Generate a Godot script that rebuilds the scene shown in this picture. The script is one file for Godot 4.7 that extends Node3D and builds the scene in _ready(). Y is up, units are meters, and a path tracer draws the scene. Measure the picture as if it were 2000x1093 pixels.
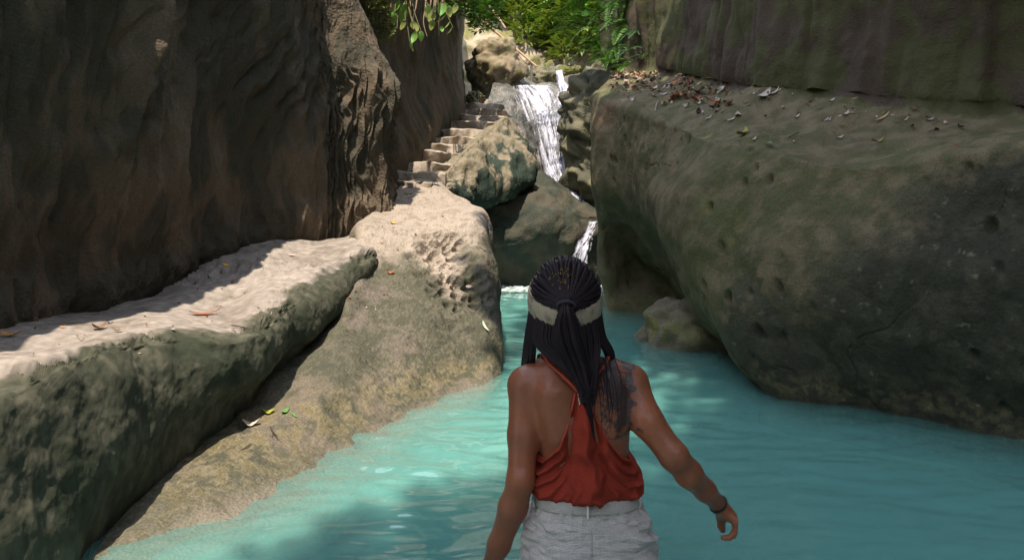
extends Node3D
# A slot canyon with a turquoise stream. Camera above the water, looking along -z; water surface at y = 0.
const F := 1570.0      # focal length in photograph pixels
const EYE := 1.05      # camera height above the water
const HORIZON := 390.0 # photograph row of the eye level

var rng := RandomNumberGenerator.new()
var taken := {}
var M := {}
var N := {}
var last := []      # vertices and normals of the patch built last
var surf := {}      # name -> [vertices, normals, buckets]

func at(u: float, v: float, d: float) -> Vector3:
	return Vector3((u - 1000.0) * d / F, EYE - (v - HORIZON) * d / F, -d)

func numbered(called: String) -> String:
	if not taken.has(called):
		taken[called] = 0
		return called
	taken[called] += 1
	return "%s_%03d" % [called, taken[called]]

func tag(o: Node3D, label: String, category: String, group := "", kind := "") -> Node3D:
	if label: o.set_meta("label", label)
	if category: o.set_meta("category", category)
	if group: o.set_meta("group", group)
	if kind: o.set_meta("kind", kind)
	return o

func thing(called: String, label: String, category: String, where := Vector3.ZERO, group := "") -> Node3D:
	var o := Node3D.new()
	o.name = numbered(called)
	add_child(o)
	o.position = where
	tag(o, label, category, group)
	return o

func mesh_node(called: String, m: Mesh, mat: Material, parent: Node = null) -> MeshInstance3D:
	var o := MeshInstance3D.new()
	o.mesh = m
	if mat: o.material_override = mat
	if parent == null:
		o.name = numbered(called)
		add_child(o)
	else:
		o.name = called
		parent.add_child(o, true)
	return o

func structure(called: String, m: Mesh, mat: Material, label := "") -> MeshInstance3D:
	var o := mesh_node(called, m, mat)
	o.set_meta("kind", "structure")
	if label: o.set_meta("label", label)
	return o

func noise(seed_: int, freq: float, oct := 3, kind := FastNoiseLite.TYPE_SIMPLEX_SMOOTH, fractal := FastNoiseLite.FRACTAL_FBM) -> FastNoiseLite:
	var n := FastNoiseLite.new()
	n.seed = seed_
	n.noise_type = kind
	n.frequency = freq
	n.fractal_type = fractal
	n.fractal_octaves = oct
	return n

# ---------- splines and patches ----------
func cr(a: Vector3, b: Vector3, c: Vector3, d: Vector3, t: float) -> Vector3:
	var t2 := t * t
	var t3 := t2 * t
	return 0.5 * (2.0 * b + (c - a) * t + (2.0 * a - 5.0 * b + 4.0 * c - d) * t2 + (3.0 * b - a - 3.0 * c + d) * t3)

func resample(pts: Array, ks: PackedFloat32Array) -> PackedVector3Array:
	var out := PackedVector3Array()
	out.resize(ks.size())
	var n := pts.size()
	for i in ks.size():
		var k := mini(int(ks[i]), n - 2)
		var t := ks[i] - k
		out[i] = cr(pts[maxi(k - 1, 0)], pts[k], pts[k + 1], pts[mini(k + 2, n - 1)], t)
	return out

# parameters spread so that the spacing follows the weights (samples per span)
func spread(spans: Array) -> PackedFloat32Array:
	var ks := PackedFloat32Array()
	for s in spans.size():
		for i in int(spans[s]):
			ks.append(s + float(i) / int(spans[s]))
	ks.append(spans.size())
	return ks

func grid_normals(p: PackedVector3Array, nu: int, nv: int) -> PackedVector3Array:
	var out := PackedVector3Array()
	out.resize(nu * nv)
	for j in nv:
		var j0 := maxi(j - 1, 0) * nu
		var j1 := mini(j + 1, nv - 1) * nu
		for i in nu:
			var du := p[j * nu + mini(i + 1, nu - 1)] - p[j * nu + maxi(i - 1, 0)]
			var dv := p[j1 + i] - p[j0 + i]
			out[j * nu + i] = dv.cross(du).normalized()
	return out

func grid_mesh(p: PackedVector3Array, n: PackedVector3Array, nu: int, nv: int, c := PackedColorArray(), uv := PackedVector2Array(), flip := false) -> ArrayMesh:
	var idx := PackedInt32Array()
	idx.resize((nu - 1) * (nv - 1) * 6)
	var k := 0
	for j in nv - 1:
		for i in nu - 1:
			var a := j * nu + i
			var b := a + 1
			var cc := a + nu
			var d := cc + 1
			idx[k] = a; idx[k + 3] = b
			if flip:
				idx[k + 1] = cc; idx[k + 2] = b; idx[k + 4] = cc; idx[k + 5] = d
			else:
				idx[k + 1] = b; idx[k + 2] = cc; idx[k + 4] = d; idx[k + 5] = cc
			k += 6
	var arr := []
	arr.resize(Mesh.ARRAY_MAX)
	arr[Mesh.ARRAY_VERTEX] = p
	arr[Mesh.ARRAY_NORMAL] = n
	if c.size(): arr[Mesh.ARRAY_COLOR] = c
	if uv.size(): arr[Mesh.ARRAY_TEX_UV] = uv
	arr[Mesh.ARRAY_INDEX] = idx
	var m := ArrayMesh.new()
	m.add_surface_from_arrays(Mesh.PRIMITIVE_TRIANGLES, arr)
	return m

# net: rows (top to bottom) of columns (left to right seen from the front). disp(p, n, s, t) moves along the normal, tint(p, n, s, t) colours
func patch(net: Array, us: Array, vs: Array, disp: Callable, tint: Callable) -> ArrayMesh:
	var ku := spread(us)
	var kv := spread(vs)
	var nu := ku.size()
	var nv := kv.size()
	var rows := []
	for r in net: rows.append(resample(r, ku))
	var p := PackedVector3Array()
	p.resize(nu * nv)
	var nr := rows.size()
	for j in nv:
		var k := mini(int(kv[j]), nr - 2)
		var t := kv[j] - k
		var ra: PackedVector3Array = rows[maxi(k - 1, 0)]
		var rb: PackedVector3Array = rows[k]
		var rc: PackedVector3Array = rows[k + 1]
		var rd: PackedVector3Array = rows[mini(k + 2, nr - 1)]
		for i in nu:
			p[j * nu + i] = cr(ra[i], rb[i], rc[i], rd[i], t)
	var n := grid_normals(p, nu, nv)
	var c := PackedColorArray()
	c.resize(nu * nv)
	var q := PackedVector3Array()
	q.resize(nu * nv)
	for j in nv:
		for i in nu:
			var a := j * nu + i
			q[a] = p[a] + n[a] * float(disp.call(p[a], n[a], ku[i], kv[j]))
	var n2 := grid_normals(q, nu, nv)
	last = [q, n2]
	for j in nv:
		for i in nu:
			var a := j * nu + i
			c[a] = tint.call(p[a], n[a], ku[i], kv[j])
	return grid_mesh(q, n2, nu, nv, c)

# remember the patch built last, so that leaves can be laid on it
func keep(called: String) -> void:
	var q: PackedVector3Array = last[0]
	var n: PackedVector3Array = last[1]
	var b := {}
	for i in q.size():
		if q[i].z > -0.5: continue
		var d := -q[i].z
		if n[i].dot(Vector3(0, EYE, 0) - q[i]) < 0.0: continue
		var key := Vector2i(int((q[i].x / d * F + 1000.0) / 16.0), int((HORIZON + (EYE - q[i].y) / d * F) / 16.0))
		if not b.has(key): b[key] = PackedInt32Array()
		b[key].append(i)
	surf[called] = [q, n, b]

func on(called: String, u: float, v: float) -> Array:
	var s: Array = surf[called]
	var best := 1e9
	var at_ := -1
	var c := Vector2i(int(u / 16.0), int(v / 16.0))
	for dy in range(-1, 2):
		for dx in range(-1, 2):
			for i in s[2].get(c + Vector2i(dx, dy), PackedInt32Array()):
				var q: Vector3 = s[0][i]
				var d := -q.z
				var e := Vector2(q.x / d * F + 1000.0 - u, HORIZON + (EYE - q.y) / d * F - v).length() + d * 4.0
				if e < best:
					best = e
					at_ = i
	if at_ < 0: return []
	return [s[0][at_], s[1][at_]]

func turned(net: Array) -> Array:   # columns to rows
	var out := []
	for r in net[0].size():
		var row := []
		for c in net.size(): row.append(net[c][r])
		out.append(row)
	return out

func mixc(a: Color, b: Color, t: float) -> Color:
	return a.lerp(b, clampf(t, 0.0, 1.0))

func ss(a: float, b: float, x: float) -> float:
	return smoothstep(a, b, x)

# grey texture from seamless noise, mapped lo..hi (values 0..1 linear in the file's own space)
func grain(n: FastNoiseLite, size: int, lo: float, hi: float, power := 1.0, skirt := 0.1) -> ImageTexture:
	var im := n.get_seamless_image(size, size, false, false, skirt, true)
	var d := im.get_data()
	var lut := PackedByteArray()
	for i in 256: lut.append(int(255.0 * (lo + (hi - lo) * pow(i / 255.0, power))))
	for i in d.size(): d[i] = lut[d[i]]
	return ImageTexture.create_from_image(Image.create_from_data(size, size, false, Image.FORMAT_L8, d))

func rock_mat(called: String, tex: Texture2D, bump: Texture2D, scale_: float, relief: float, rough := 0.85, spec := 0.35) -> StandardMaterial3D:
	var m := StandardMaterial3D.new()
	m.resource_name = called
	m.vertex_color_use_as_albedo = true
	m.albedo_texture = tex
	m.roughness = rough
	m.metallic_specular = spec
	m.uv1_triplanar = true
	m.uv1_world_triplanar = true
	m.uv1_scale = Vector3.ONE * scale_
	m.heightmap_enabled = true
	m.heightmap_texture = bump
	m.heightmap_scale = relief
	return m

func no_disp(_p: Vector3, _n: Vector3, _s: float, _t: float) -> float:
	return 0.0

func _ready() -> void:
	rng.seed = 7
	make_view()
	make_materials()
	make_water()
	make_left_side()
	make_right_side()
	make_background()
	make_surroundings()
	make_plants()
	make_leaves()
	make_woman()

func make_view() -> void:
	var cam := Camera3D.new()
	cam.name = "camera"
	cam.projection = Camera3D.PROJECTION_FRUSTUM
	cam.near = 0.1
	cam.far = 600.0
	cam.size = 0.1 * 1093.0 / F
	cam.frustum_offset = Vector2(0.0, -0.1 * (546.5 - HORIZON) / F)
	add_child(cam)
	cam.position = Vector3(0, EYE, 0)
	cam.current = true
	var sky_m := ProceduralSkyMaterial.new()
	sky_m.sky_top_color = Color(0.80, 0.85, 0.93)
	sky_m.sky_horizon_color = Color(0.95, 0.95, 0.93)
	sky_m.sky_curve = 0.25
	sky_m.ground_bottom_color = Color(0.12, 0.12, 0.09)
	sky_m.ground_horizon_color = Color(0.5, 0.5, 0.45)
	sky_m.sky_energy_multiplier = 1.25
	var sky := Sky.new()
	sky.sky_material = sky_m
	var env := Environment.new()
	env.background_mode = Environment.BG_SKY
	env.sky = sky
	env.background_energy_multiplier = 1.0
	env.tonemap_mode = Environment.TONE_MAPPER_LINEAR
	env.tonemap_exposure = 1.9
	env.sdfgi_enabled = true
	env.ssao_enabled = true
	env.ssil_enabled = true
	var we := WorldEnvironment.new()
	we.name = "world_environment"
	we.environment = env
	add_child(we)
	var sun := DirectionalLight3D.new()
	sun.name = "sun"
	sun.light_energy = 1.45
	sun.light_color = Color(1.0, 0.95, 0.87)
	sun.light_angular_distance = 0.5
	sun.shadow_enabled = true
	add_child(sun)
	sun.look_at_from_position(Vector3.ZERO, Vector3(0.09, -0.92, -0.375), Vector3(0, 0, -1))

func make_materials() -> void:
	var fine := noise(3, 0.045, 6)
	var coarse := noise(11, 0.012, 5)
	N.a = noise(21, 1.0, 4)
	N.b = noise(22, 1.0, 3)
	N.c = noise(23, 1.0, 2)
	N.r = noise(24, 1.0, 3, FastNoiseLite.TYPE_SIMPLEX_SMOOTH, FastNoiseLite.FRACTAL_RIDGED)
	N.cell = noise(25, 1.0, 1, FastNoiseLite.TYPE_CELLULAR, FastNoiseLite.FRACTAL_NONE)
	N.cell.cellular_return_type = FastNoiseLite.RETURN_DISTANCE
	M.grain = grain(fine, 1024, 0.58, 1.0, 0.8)
	M.mottle = grain(coarse, 1024, 0.66, 1.0, 0.8)
	M.bump = grain(noise(5, 0.02, 7), 1024, 0.0, 1.0)
	M.bump_fine = grain(noise(6, 0.09, 4), 1024, 0.0, 1.0)
	M.rock = rock_mat("sandstone", M.grain, M.bump, 1.7, 1.0)
	M.smooth_rock = rock_mat("smooth_sandstone", M.grain, M.bump, 1.9, 0.45, 0.85)
	M.sand = rock_mat("worn_path_stone", M.mottle, M.bump, 1.1, 0.3, 0.95, 0.2)
	M.wet_rock = rock_mat("wet_rock", M.mottle, M.bump, 1.4, 1.6, 0.4, 0.5)

func wave(x: float, z: float) -> float:
	var w := 0.3 + 0.7 * ss(-0.3, 0.3, N.c.get_noise_2d(x * 0.6 + 7.0, z * 0.5))
	var left := 1.0 - 0.5 * ss(0.2, 1.0, x)
	var bend: float = 0.25 * N.c.get_noise_2d(x * 1.1, z * 1.3 + 4.0)
	var a: float = N.c.get_noise_2d(x * 1.3 + bend, z * 2.8) * 0.016
	var b: float = N.c.get_noise_2d(x * 3.0 + 30.0 + bend, z * 6.5 + bend * 3.0) * 0.010
	var c: float = N.c.get_noise_2d(x * 7.5 + 60.0, z * 15.0) * 0.0028
	var rings: float = exp(-(pow((x + 0.45) / 0.6, 2.0) + pow((z + 3.4) / 1.3, 2.0))) * N.c.get_noise_2d(x * 2.4 + bend * 2.0, z * 5.0 + 9.0) * 0.015
	return (a + b + c) * w * left + rings

func make_water() -> void:
	# finer where the camera looks: rows of depth
	var ds := PackedFloat32Array()
	var d := -8.0
	while d < 14.0:
		ds.append(d)
		d += 0.35 if d < 1.6 else 0.012 + 0.004 * (d - 1.6) if d < 10.5 else 0.3
	var xs := PackedFloat32Array()
	var x := -5.0
	while x < 5.5:
		xs.append(x)
		x += 0.018 if absf(x - 0.3) < 2.3 else 0.15
	var nu := xs.size()
	var nv := ds.size()
	var p := PackedVector3Array()
	p.resize(nu * nv)
	for j in nv:
		for i in nu:
			p[j * nu + i] = Vector3(xs[i], wave(xs[i], -ds[nv - 1 - j]), -ds[nv - 1 - j])
	var n := grid_normals(p, nu, nv)
	var m := StandardMaterial3D.new()
	m.resource_name = "milky_turquoise_water"
	m.albedo_color = Color(0.17, 0.44, 0.40).linear_to_srgb()
	m.albedo_color.a = 0.25
	m.transparency = BaseMaterial3D.TRANSPARENCY_ALPHA
	m.roughness = 0.04
	m.metallic_specular = 0.5
	var o := structure("water", grid_mesh(p, n, nu, nv), m, "milky turquoise stream water with soft ripples")
	# silt hanging in the water: thin clouds, one under the other
	for k in 6:
		var s := StandardMaterial3D.new()
		s.resource_name = "suspended_silt"
		s.albedo_color = Color(0.17, 0.44, 0.40).linear_to_srgb()
		s.albedo_color.a = [0.2, 0.22, 0.26, 0.3, 0.4, 1.0][k]
		s.transparency = BaseMaterial3D.TRANSPARENCY_ALPHA
		s.roughness = 1.0
		s.specular_mode = BaseMaterial3D.SPECULAR_DISABLED
		var q := PlaneMesh.new()
		q.size = Vector2(10.4, 21.8)
		var l := mesh_node("silt_layer", q, s, o)
		l.position = Vector3(0.25, [-0.018, -0.04, -0.07, -0.11, -0.17, -0.26][k], -3.0)
	var bed := PlaneMesh.new()
	bed.size = Vector2(500, 500)
	var bm := rock_mat("stream_bed", M.mottle, M.bump, 0.9, 2.0)
	bm.vertex_color_use_as_albedo = false
	bm.albedo_color = Color(0.30, 0.30, 0.24).linear_to_srgb()
	var g := structure("stream_bed", bed, bm, "pale silt bed under the stream")
	g.position.y = -0.8

func pits(p: Vector3, f: float, lo: float, hi: float) -> float:
	return 1.0 - ss(lo, hi, N.cell.get_noise_3d(p.x * f, p.y * f, p.z * f) + 1.0)

# ---- left wall with the fluted pillar at its end ----
func wall_disp(p: Vector3, _n: Vector3, s: float, t: float) -> float:
	# runnels: long vertical grooves that wander and slant higher up
	var lit := ss(7.75, 8.0, s)
	var slant := 0.45 * ss(1.1, 2.2, p.y) * ss(3.0, 6.0, s) * (1.0 - lit)
	var a := p.x * 0.5 - p.z * 0.87 - slant * (p.y - 1.1)
	var w: float = N.b.get_noise_3d(p.x * 1.3, p.y * 1.1, p.z * 1.3)
	var w2: float = N.c.get_noise_3d(p.x * 5.0, p.y * 3.0, p.z * 5.0)
	var q := a + 0.09 * w + 0.018 * w2
	# scoops with sharp rims between them, long and upright
	var warp := Vector2(0.05 * w2, 0.25 * w)
	var f1: float = N.cell.get_noise_2d((q + warp.x) * lerpf(5.5, 10.0, lit), (p.y + warp.y) * lerpf(1.1, 1.7, lit)) + 1.0
	var f2: float = N.cell.get_noise_2d((q + warp.x) * lerpf(13.0, 24.0, lit) + 40.0, (p.y + warp.y) * lerpf(3.0, 3.0, lit)) + 1.0
	var f3: float = N.a.get_noise_3d(p.x * 10.0, p.y * 6.0, p.z * 10.0)
	var big: float = N.b.get_noise_3d(p.x * 0.8 + 9.0, p.y * 0.6, p.z * 0.8)
	var ridge := 0.13 * exp(-pow((s - 4.35 - 0.25 * w - 0.10 * w2 - 0.07 * sin(p.y * 4.0)) / 0.16, 2.0)) * ss(0.7, 2.0, p.y)
	var up := 1.0 - 0.85 * ss(1.9, 2.15, p.y + 0.1 * w) * lit
	var k := 0.35 + 0.65 * ss(-0.25, 0.25, N.b.get_noise_3d(p.x * 1.1, p.y * 1.1 + 5.0, p.z * 1.1))
	return big * 0.10 + (f1 - 0.5) * lerpf(0.12, 0.05, lit) * up * k + (f2 - 0.5) * lerpf(0.05, 0.10, lit) * up + f3 * 0.016 + ridge

func wall_tint(p: Vector3, n: Vector3, s: float, _t: float) -> Color:
	var g: float = N.a.get_noise_3d(p.x * 2.1, p.y * 1.0, p.z * 2.1)
	var g2: float = N.a.get_noise_3d(p.x * 7.0 + 4.0, p.y * 2.0, p.z * 7.0)
	# brown sandstone with black algae in ragged patches
	var c := mixc(Color(0.150, 0.114, 0.080), Color(0.200, 0.152, 0.108), ss(-0.2, 0.35, g2))
	return mixc(c, Color(0.062, 0.059, 0.042), ss(-0.22, 0.12, g + 0.45 * g2) * 0.8)

func make_left_side() -> void:
	var hs := [-0.6, -0.02, 0.25, 0.6, 1.0, 1.4, 1.9, 2.6, 4.0, 5.6]
	# base point, outward direction, lean offsets along it for each height, extra sideways shift at the top
	var cols := [
		[at(-2600, 700, 0.9), Vector2(0.97, 0.25), 0.0], [at(-1200, 800, 1.5), Vector2(0.97, 0.25), 0.0], [at(-400, 690, 2.4), Vector2(0.96, 0.28), 0.0],
		[at(0, 648, 3.15), Vector2(0.95, 0.31), 0.0], [at(170, 612, 3.75), Vector2(0.94, 0.33), 0.0], [at(310, 566, 4.35), Vector2(0.92, 0.38), 0.0],
		[at(430, 510, 4.95), Vector2(0.9, 0.43), 0.0], [at(550, 460, 5.5), Vector2(0.8, 0.6), 0.0], [at(655, 425, 5.95), Vector2(0.5, 0.87), 0.0],
		[at(705, 420, 6.08), Vector2(0.3, 0.95), 0.0], [at(757, 412, 6.25), Vector2(0.45, 0.9), 0.0], [at(768, 405, 6.6), Vector2(0.95, 0.2), 0.0], [at(772, 400, 7.6), Vector2(0.97, 0.1), 0.0]]
	var lean := [-0.25, 0.0, -0.03, 0.0, 0.04, 0.09, 0.15, 0.10, -0.6, -1.8]
	var net := []
	for c in cols.size():
		var col := []
		var b: Vector3 = cols[c][0]
		var o: Vector2 = cols[c][1]
		for r in hs.size():
			var k: float = lean[r] * (1.0 if c < 8 else 0.25)
			var y: float = b.y + hs[r]
			var shift := 0.0
			if c >= 8:
				shift = -[0.12, 0.22, 0.36, 0.44, 0.46][c - 8] * ss(0.95, 1.9, hs[r]) - 0.6 * maxf(0.0, hs[r] - 1.9)
				if hs[r] > 1.3: k += -0.05 if c < 11 else 0.0
			col.append(Vector3(b.x + o.x * k + shift, y, b.z + o.y * k))
		net.append(col)
	net = turned(net)
	net.reverse()
	var m := patch(net, [4, 14, 60, 90, 80, 80, 80, 90, 40, 44, 24, 16], [8, 12, 50, 50, 50, 50, 44, 34, 6], wall_disp, wall_tint)
	structure("canyon_wall_left", m, M.rock, "dark brown fluted rock wall overhanging the stone path")
	make_back_wall()
	make_path_ledge()
	make_boulder()
	make_stairs()

func back_disp(p: Vector3, _n: Vector3, _s: float, _t: float) -> float:
	var a := -p.z * 0.9 + p.x * 0.4 + 0.5 * (p.y - 1.5)
	return N.b.get_noise_3d(p.x * 0.7, p.y * 0.6, p.z * 0.7) * 0.12 + (absf(N.b.get_noise_2d(a * 3.0, p.y * 0.8)) - 0.2) * 0.07 + N.a.get_noise_3d(p.x * 7.0, p.y * 3.5, p.z * 7.0) * 0.02

func back_tint(p: Vector3, _n: Vector3, _s: float, _t: float) -> Color:
	var g: float = N.a.get_noise_3d(p.x * 2.0, p.y * 1.0, p.z * 2.0)
	return mixc(Color(0.16, 0.122, 0.086), Color(0.095, 0.086, 0.06), ss(-0.2, 0.3, g))

func make_back_wall() -> void:
	var cols := []
	var bases := [at(735, 352, 6.6), at(765, 345, 7.3), at(800, 318, 8.1), at(855, 270, 9.2), at(905, 225, 10.2), at(926, 205, 10.8), at(930, 200, 11.6), at(915, 190, 14.0)]
	for i in bases.size():
		var b: Vector3 = bases[i]
		var col := []
		for h in [[-1.0, 0.0], [0.0, 0.0], [0.5, -0.08], [1.1, -0.06], [1.6, 0.02], [1.95, 0.0], [2.5, -0.5], [3.4, -1.6]]:
			col.append(b + Vector3(-0.16 + h[1] + (0.0 if i < 5 else -0.15 * h[1]), h[0], h[1] * 0.25))
		cols.append(col)
	var net := turned(cols)
	net.reverse()
	structure("canyon_wall_behind_stairs", patch(net, [20, 26, 34, 34, 22, 14, 12], [10, 20, 24, 24, 24, 20, 12], back_disp, back_tint), M.rock, "shadowed dark rock wall rising beside the carved stairs")

# ---- ledge that carries the path ----
func ledge_disp(p: Vector3, n: Vector3, _s: float, t: float) -> float:
	var top := ss(3.3, 2.6, t)
	var rubble := exp(-pow((p.z + 4.75) / 0.28, 2.0)) * top
	var a: float = N.b.get_noise_3d(p.x * 1.3, p.y * 1.3, p.z * 1.3) * 0.05
	var b: float = N.a.get_noise_3d(p.x * 6.0, p.y * 6.0, p.z * 6.0) * lerpf(0.014, 0.008, top)
	var crumble := exp(-pow((t - 3.1) / 0.5, 2.0)) * ss(0.05, 0.35, N.b.get_noise_3d(p.x * 1.7 + 5.0, p.y, p.z * 1.7)) * absf(N.b.get_noise_3d(p.x * 9.0, p.y * 9.0, p.z * 9.0)) * 0.11
	return a + b - crumble + rubble * (N.a.get_noise_3d(p.x * 9.0, p.y * 9.0, p.z * 9.0) * 0.045 + 0.02)

func ledge_tint(p: Vector3, n: Vector3, _s: float, t: float) -> Color:
	var g: float = N.a.get_noise_3d(p.x * 3.0, p.y * 3.0, p.z * 3.0)
	var g2: float = N.a.get_noise_3d(p.x * 13.0, p.y * 13.0, p.z * 13.0)
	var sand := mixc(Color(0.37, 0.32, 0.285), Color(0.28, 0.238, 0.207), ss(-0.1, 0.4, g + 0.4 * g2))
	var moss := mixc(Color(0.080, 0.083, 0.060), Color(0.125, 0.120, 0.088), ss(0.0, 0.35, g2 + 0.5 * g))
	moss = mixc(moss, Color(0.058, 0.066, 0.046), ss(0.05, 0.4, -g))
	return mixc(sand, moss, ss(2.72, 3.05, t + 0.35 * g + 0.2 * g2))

func make_path_ledge() -> void:
	var c := [
		[[-900, 640, 2.6], [-900, 720, 2.1], [-900, 800, 1.75], [-900, 840, 1.5], [-890, 900, 1.42], [-880, 1050, 1.4], [-850, 1300, 1.4], [-850, 1800, 1.45]],
		[[-300, 630, 3.2], [-300, 690, 2.7], [-300, 745, 2.25], [-300, 790, 1.9], [-295, 850, 1.8], [-280, 1000, 1.78], [-250, 1180, 1.8], [-250, 1550, 1.85]],
		[[0, 610, 3.7], [0, 648, 3.15], [0, 692, 2.6], [0, 730, 2.2], [5, 790, 2.06], [20, 940, 2.02], [60, 1093, 2.05], [60, 1400, 2.1]],
		[[190, 585, 4.4], [200, 612, 3.85], [200, 645, 3.2], [200, 664, 2.75], [205, 710, 2.6], [215, 850, 2.52], [230, 1000, 2.6], [230, 1350, 2.7]],
		[[320, 540, 4.9], [330, 570, 4.4], [330, 612, 3.7], [330, 640, 3.15], [335, 680, 3.0], [345, 790, 2.95], [350, 900, 3.05], [350, 1250, 3.2]],
		[[420, 490, 5.4], [430, 516, 4.9], [440, 595, 4.1], [455, 652, 3.4], [460, 685, 3.28], [465, 760, 3.28], [460, 830, 3.45], [460, 1150, 3.6]],
		[[500, 470, 5.6], [505, 488, 5.2], [512, 545, 4.45], [522, 612, 3.75], [530, 655, 3.6], [533, 720, 3.6], [525, 775, 3.8], [520, 1050, 4.0]],
		[[540, 455, 5.8], [550, 474, 5.4], [560, 520, 4.8], [575, 565, 4.2], [585, 610, 4.03], [588, 670, 4.02], [580, 715, 4.25], [570, 1000, 4.4]],
		[[610, 455, 6.2], [620, 468, 5.75], [635, 492, 5.3], [655, 525, 4.75], [665, 555, 4.6], [670, 600, 4.6], [665, 640, 4.8], [660, 900, 5.0]],
		[[690, 445, 6.4], [695, 458, 6.0], [705, 472, 5.55], [718, 492, 5.2], [728, 512, 5.1], [730, 540, 5.1], [722, 575, 5.3], [715, 850, 5.4]],
		[[730, 455, 6.5], [735, 470, 6.1], [742, 490, 5.75], [748, 515, 5.5], [750, 530, 5.45], [750, 555, 5.45], [745, 590, 5.6], [735, 850, 5.7]]]
	var net := []
	for col in c:
		var k := []
		for q in col: k.append(at(q[0], q[1], q[2]))
		net.append(k)
	structure("path_ledge", patch(turned(net), [10, 24, 50, 44, 44, 30, 30, 36, 34, 14], [20, 44, 44, 30, 34, 30, 14], ledge_disp, ledge_tint), M.sand, "pale sandy stone path ledge with a dark mossy undercut front")
	keep("ledge")

# ---- great boulder in the stream ----
func boulder_disp(p: Vector3, n: Vector3, s: float, t: float) -> float:
	var a: float = N.b.get_noise_3d(p.x * 1.1 + 3.0, p.y * 1.1, p.z * 1.1) * 0.07 * (0.2 + 0.8 * ss(0.05, 0.45, p.y))
	var b: float = N.a.get_noise_3d(p.x * 5.0, p.y * 5.0, p.z * 5.0) * 0.017
	var k: Vector3 = p - at(862, 475, 5.55)
	var m1 := exp(-(k.x * k.x / 0.030 + k.y * k.y / 0.022 + k.z * k.z / 0.12))
	k = p - at(900, 560, 5.2)
	var m2 := exp(-(k.x * k.x / 0.035 + k.y * k.y / 0.03 + k.z * k.z / 0.12))
	var m := clampf(m1 * 1.3 + m2 * 1.0, 0.0, 1.0)
	var holes := pits(Vector3(p.x, p.y * 1.7, p.z), 12.0, 0.15, 0.75)
	var step := 0.0
	return a + b - m * holes * 0.085 - m * 0.02 + step

func boulder_tint(p: Vector3, n: Vector3, s: float, t: float) -> Color:
	var g: float = N.a.get_noise_3d(p.x * 2.2, p.y * 2.2, p.z * 2.2)
	var g2: float = N.a.get_noise_3d(p.x * 11.0, p.y * 11.0, p.z * 11.0)
	var g3: float = N.a.get_noise_3d(p.x * 30.0, p.y * 30.0, p.z * 30.0)
	var olive := mixc(Color(0.105, 0.10, 0.068), Color(0.185, 0.165, 0.12), ss(-0.25, 0.35, g2 + g3 * 0.7))
	olive = mixc(olive, Color(0.20, 0.165, 0.135), ss(0.0, 0.35, g + 0.35 * g2) * 0.8)
	olive = mixc(olive, Color(0.07, 0.075, 0.055), ss(0.2, 0.45, g2 - 0.5 * g + 0.3 * g3) * 0.8)
	var pale := mixc(Color(0.47, 0.39, 0.325), Color(0.34, 0.28, 0.22), ss(0.0, 0.4, g2 + 0.5 * g3))
	var wear := ss(0.60, 0.80, p.y + 0.22 * g + 0.08 * g2 + 0.32 * exp(-pow((s - 4.6 - 0.9 * (0.8 - p.y)) / 0.4, 2.0)) - 0.1 * ss(5.3, 6.2, s))
	var c := mixc(olive, pale, wear)
	# tide line of ochre algae, patchy
	var line := exp(-pow((p.y - 0.085 - 0.04 * g) / 0.065, 2.0))
	c = mixc(c, mixc(Color(0.21, 0.165, 0.07), Color(0.27, 0.225, 0.14), ss(-0.2, 0.2, g3)), line * ss(-0.3, 0.25, g2 + 0.5 * g3) * 0.75)
	c = mixc(c, Color(0.27, 0.24, 0.19), ss(0.03, -0.03, p.y + 0.03 * g2) * 0.8)
	return c

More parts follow.
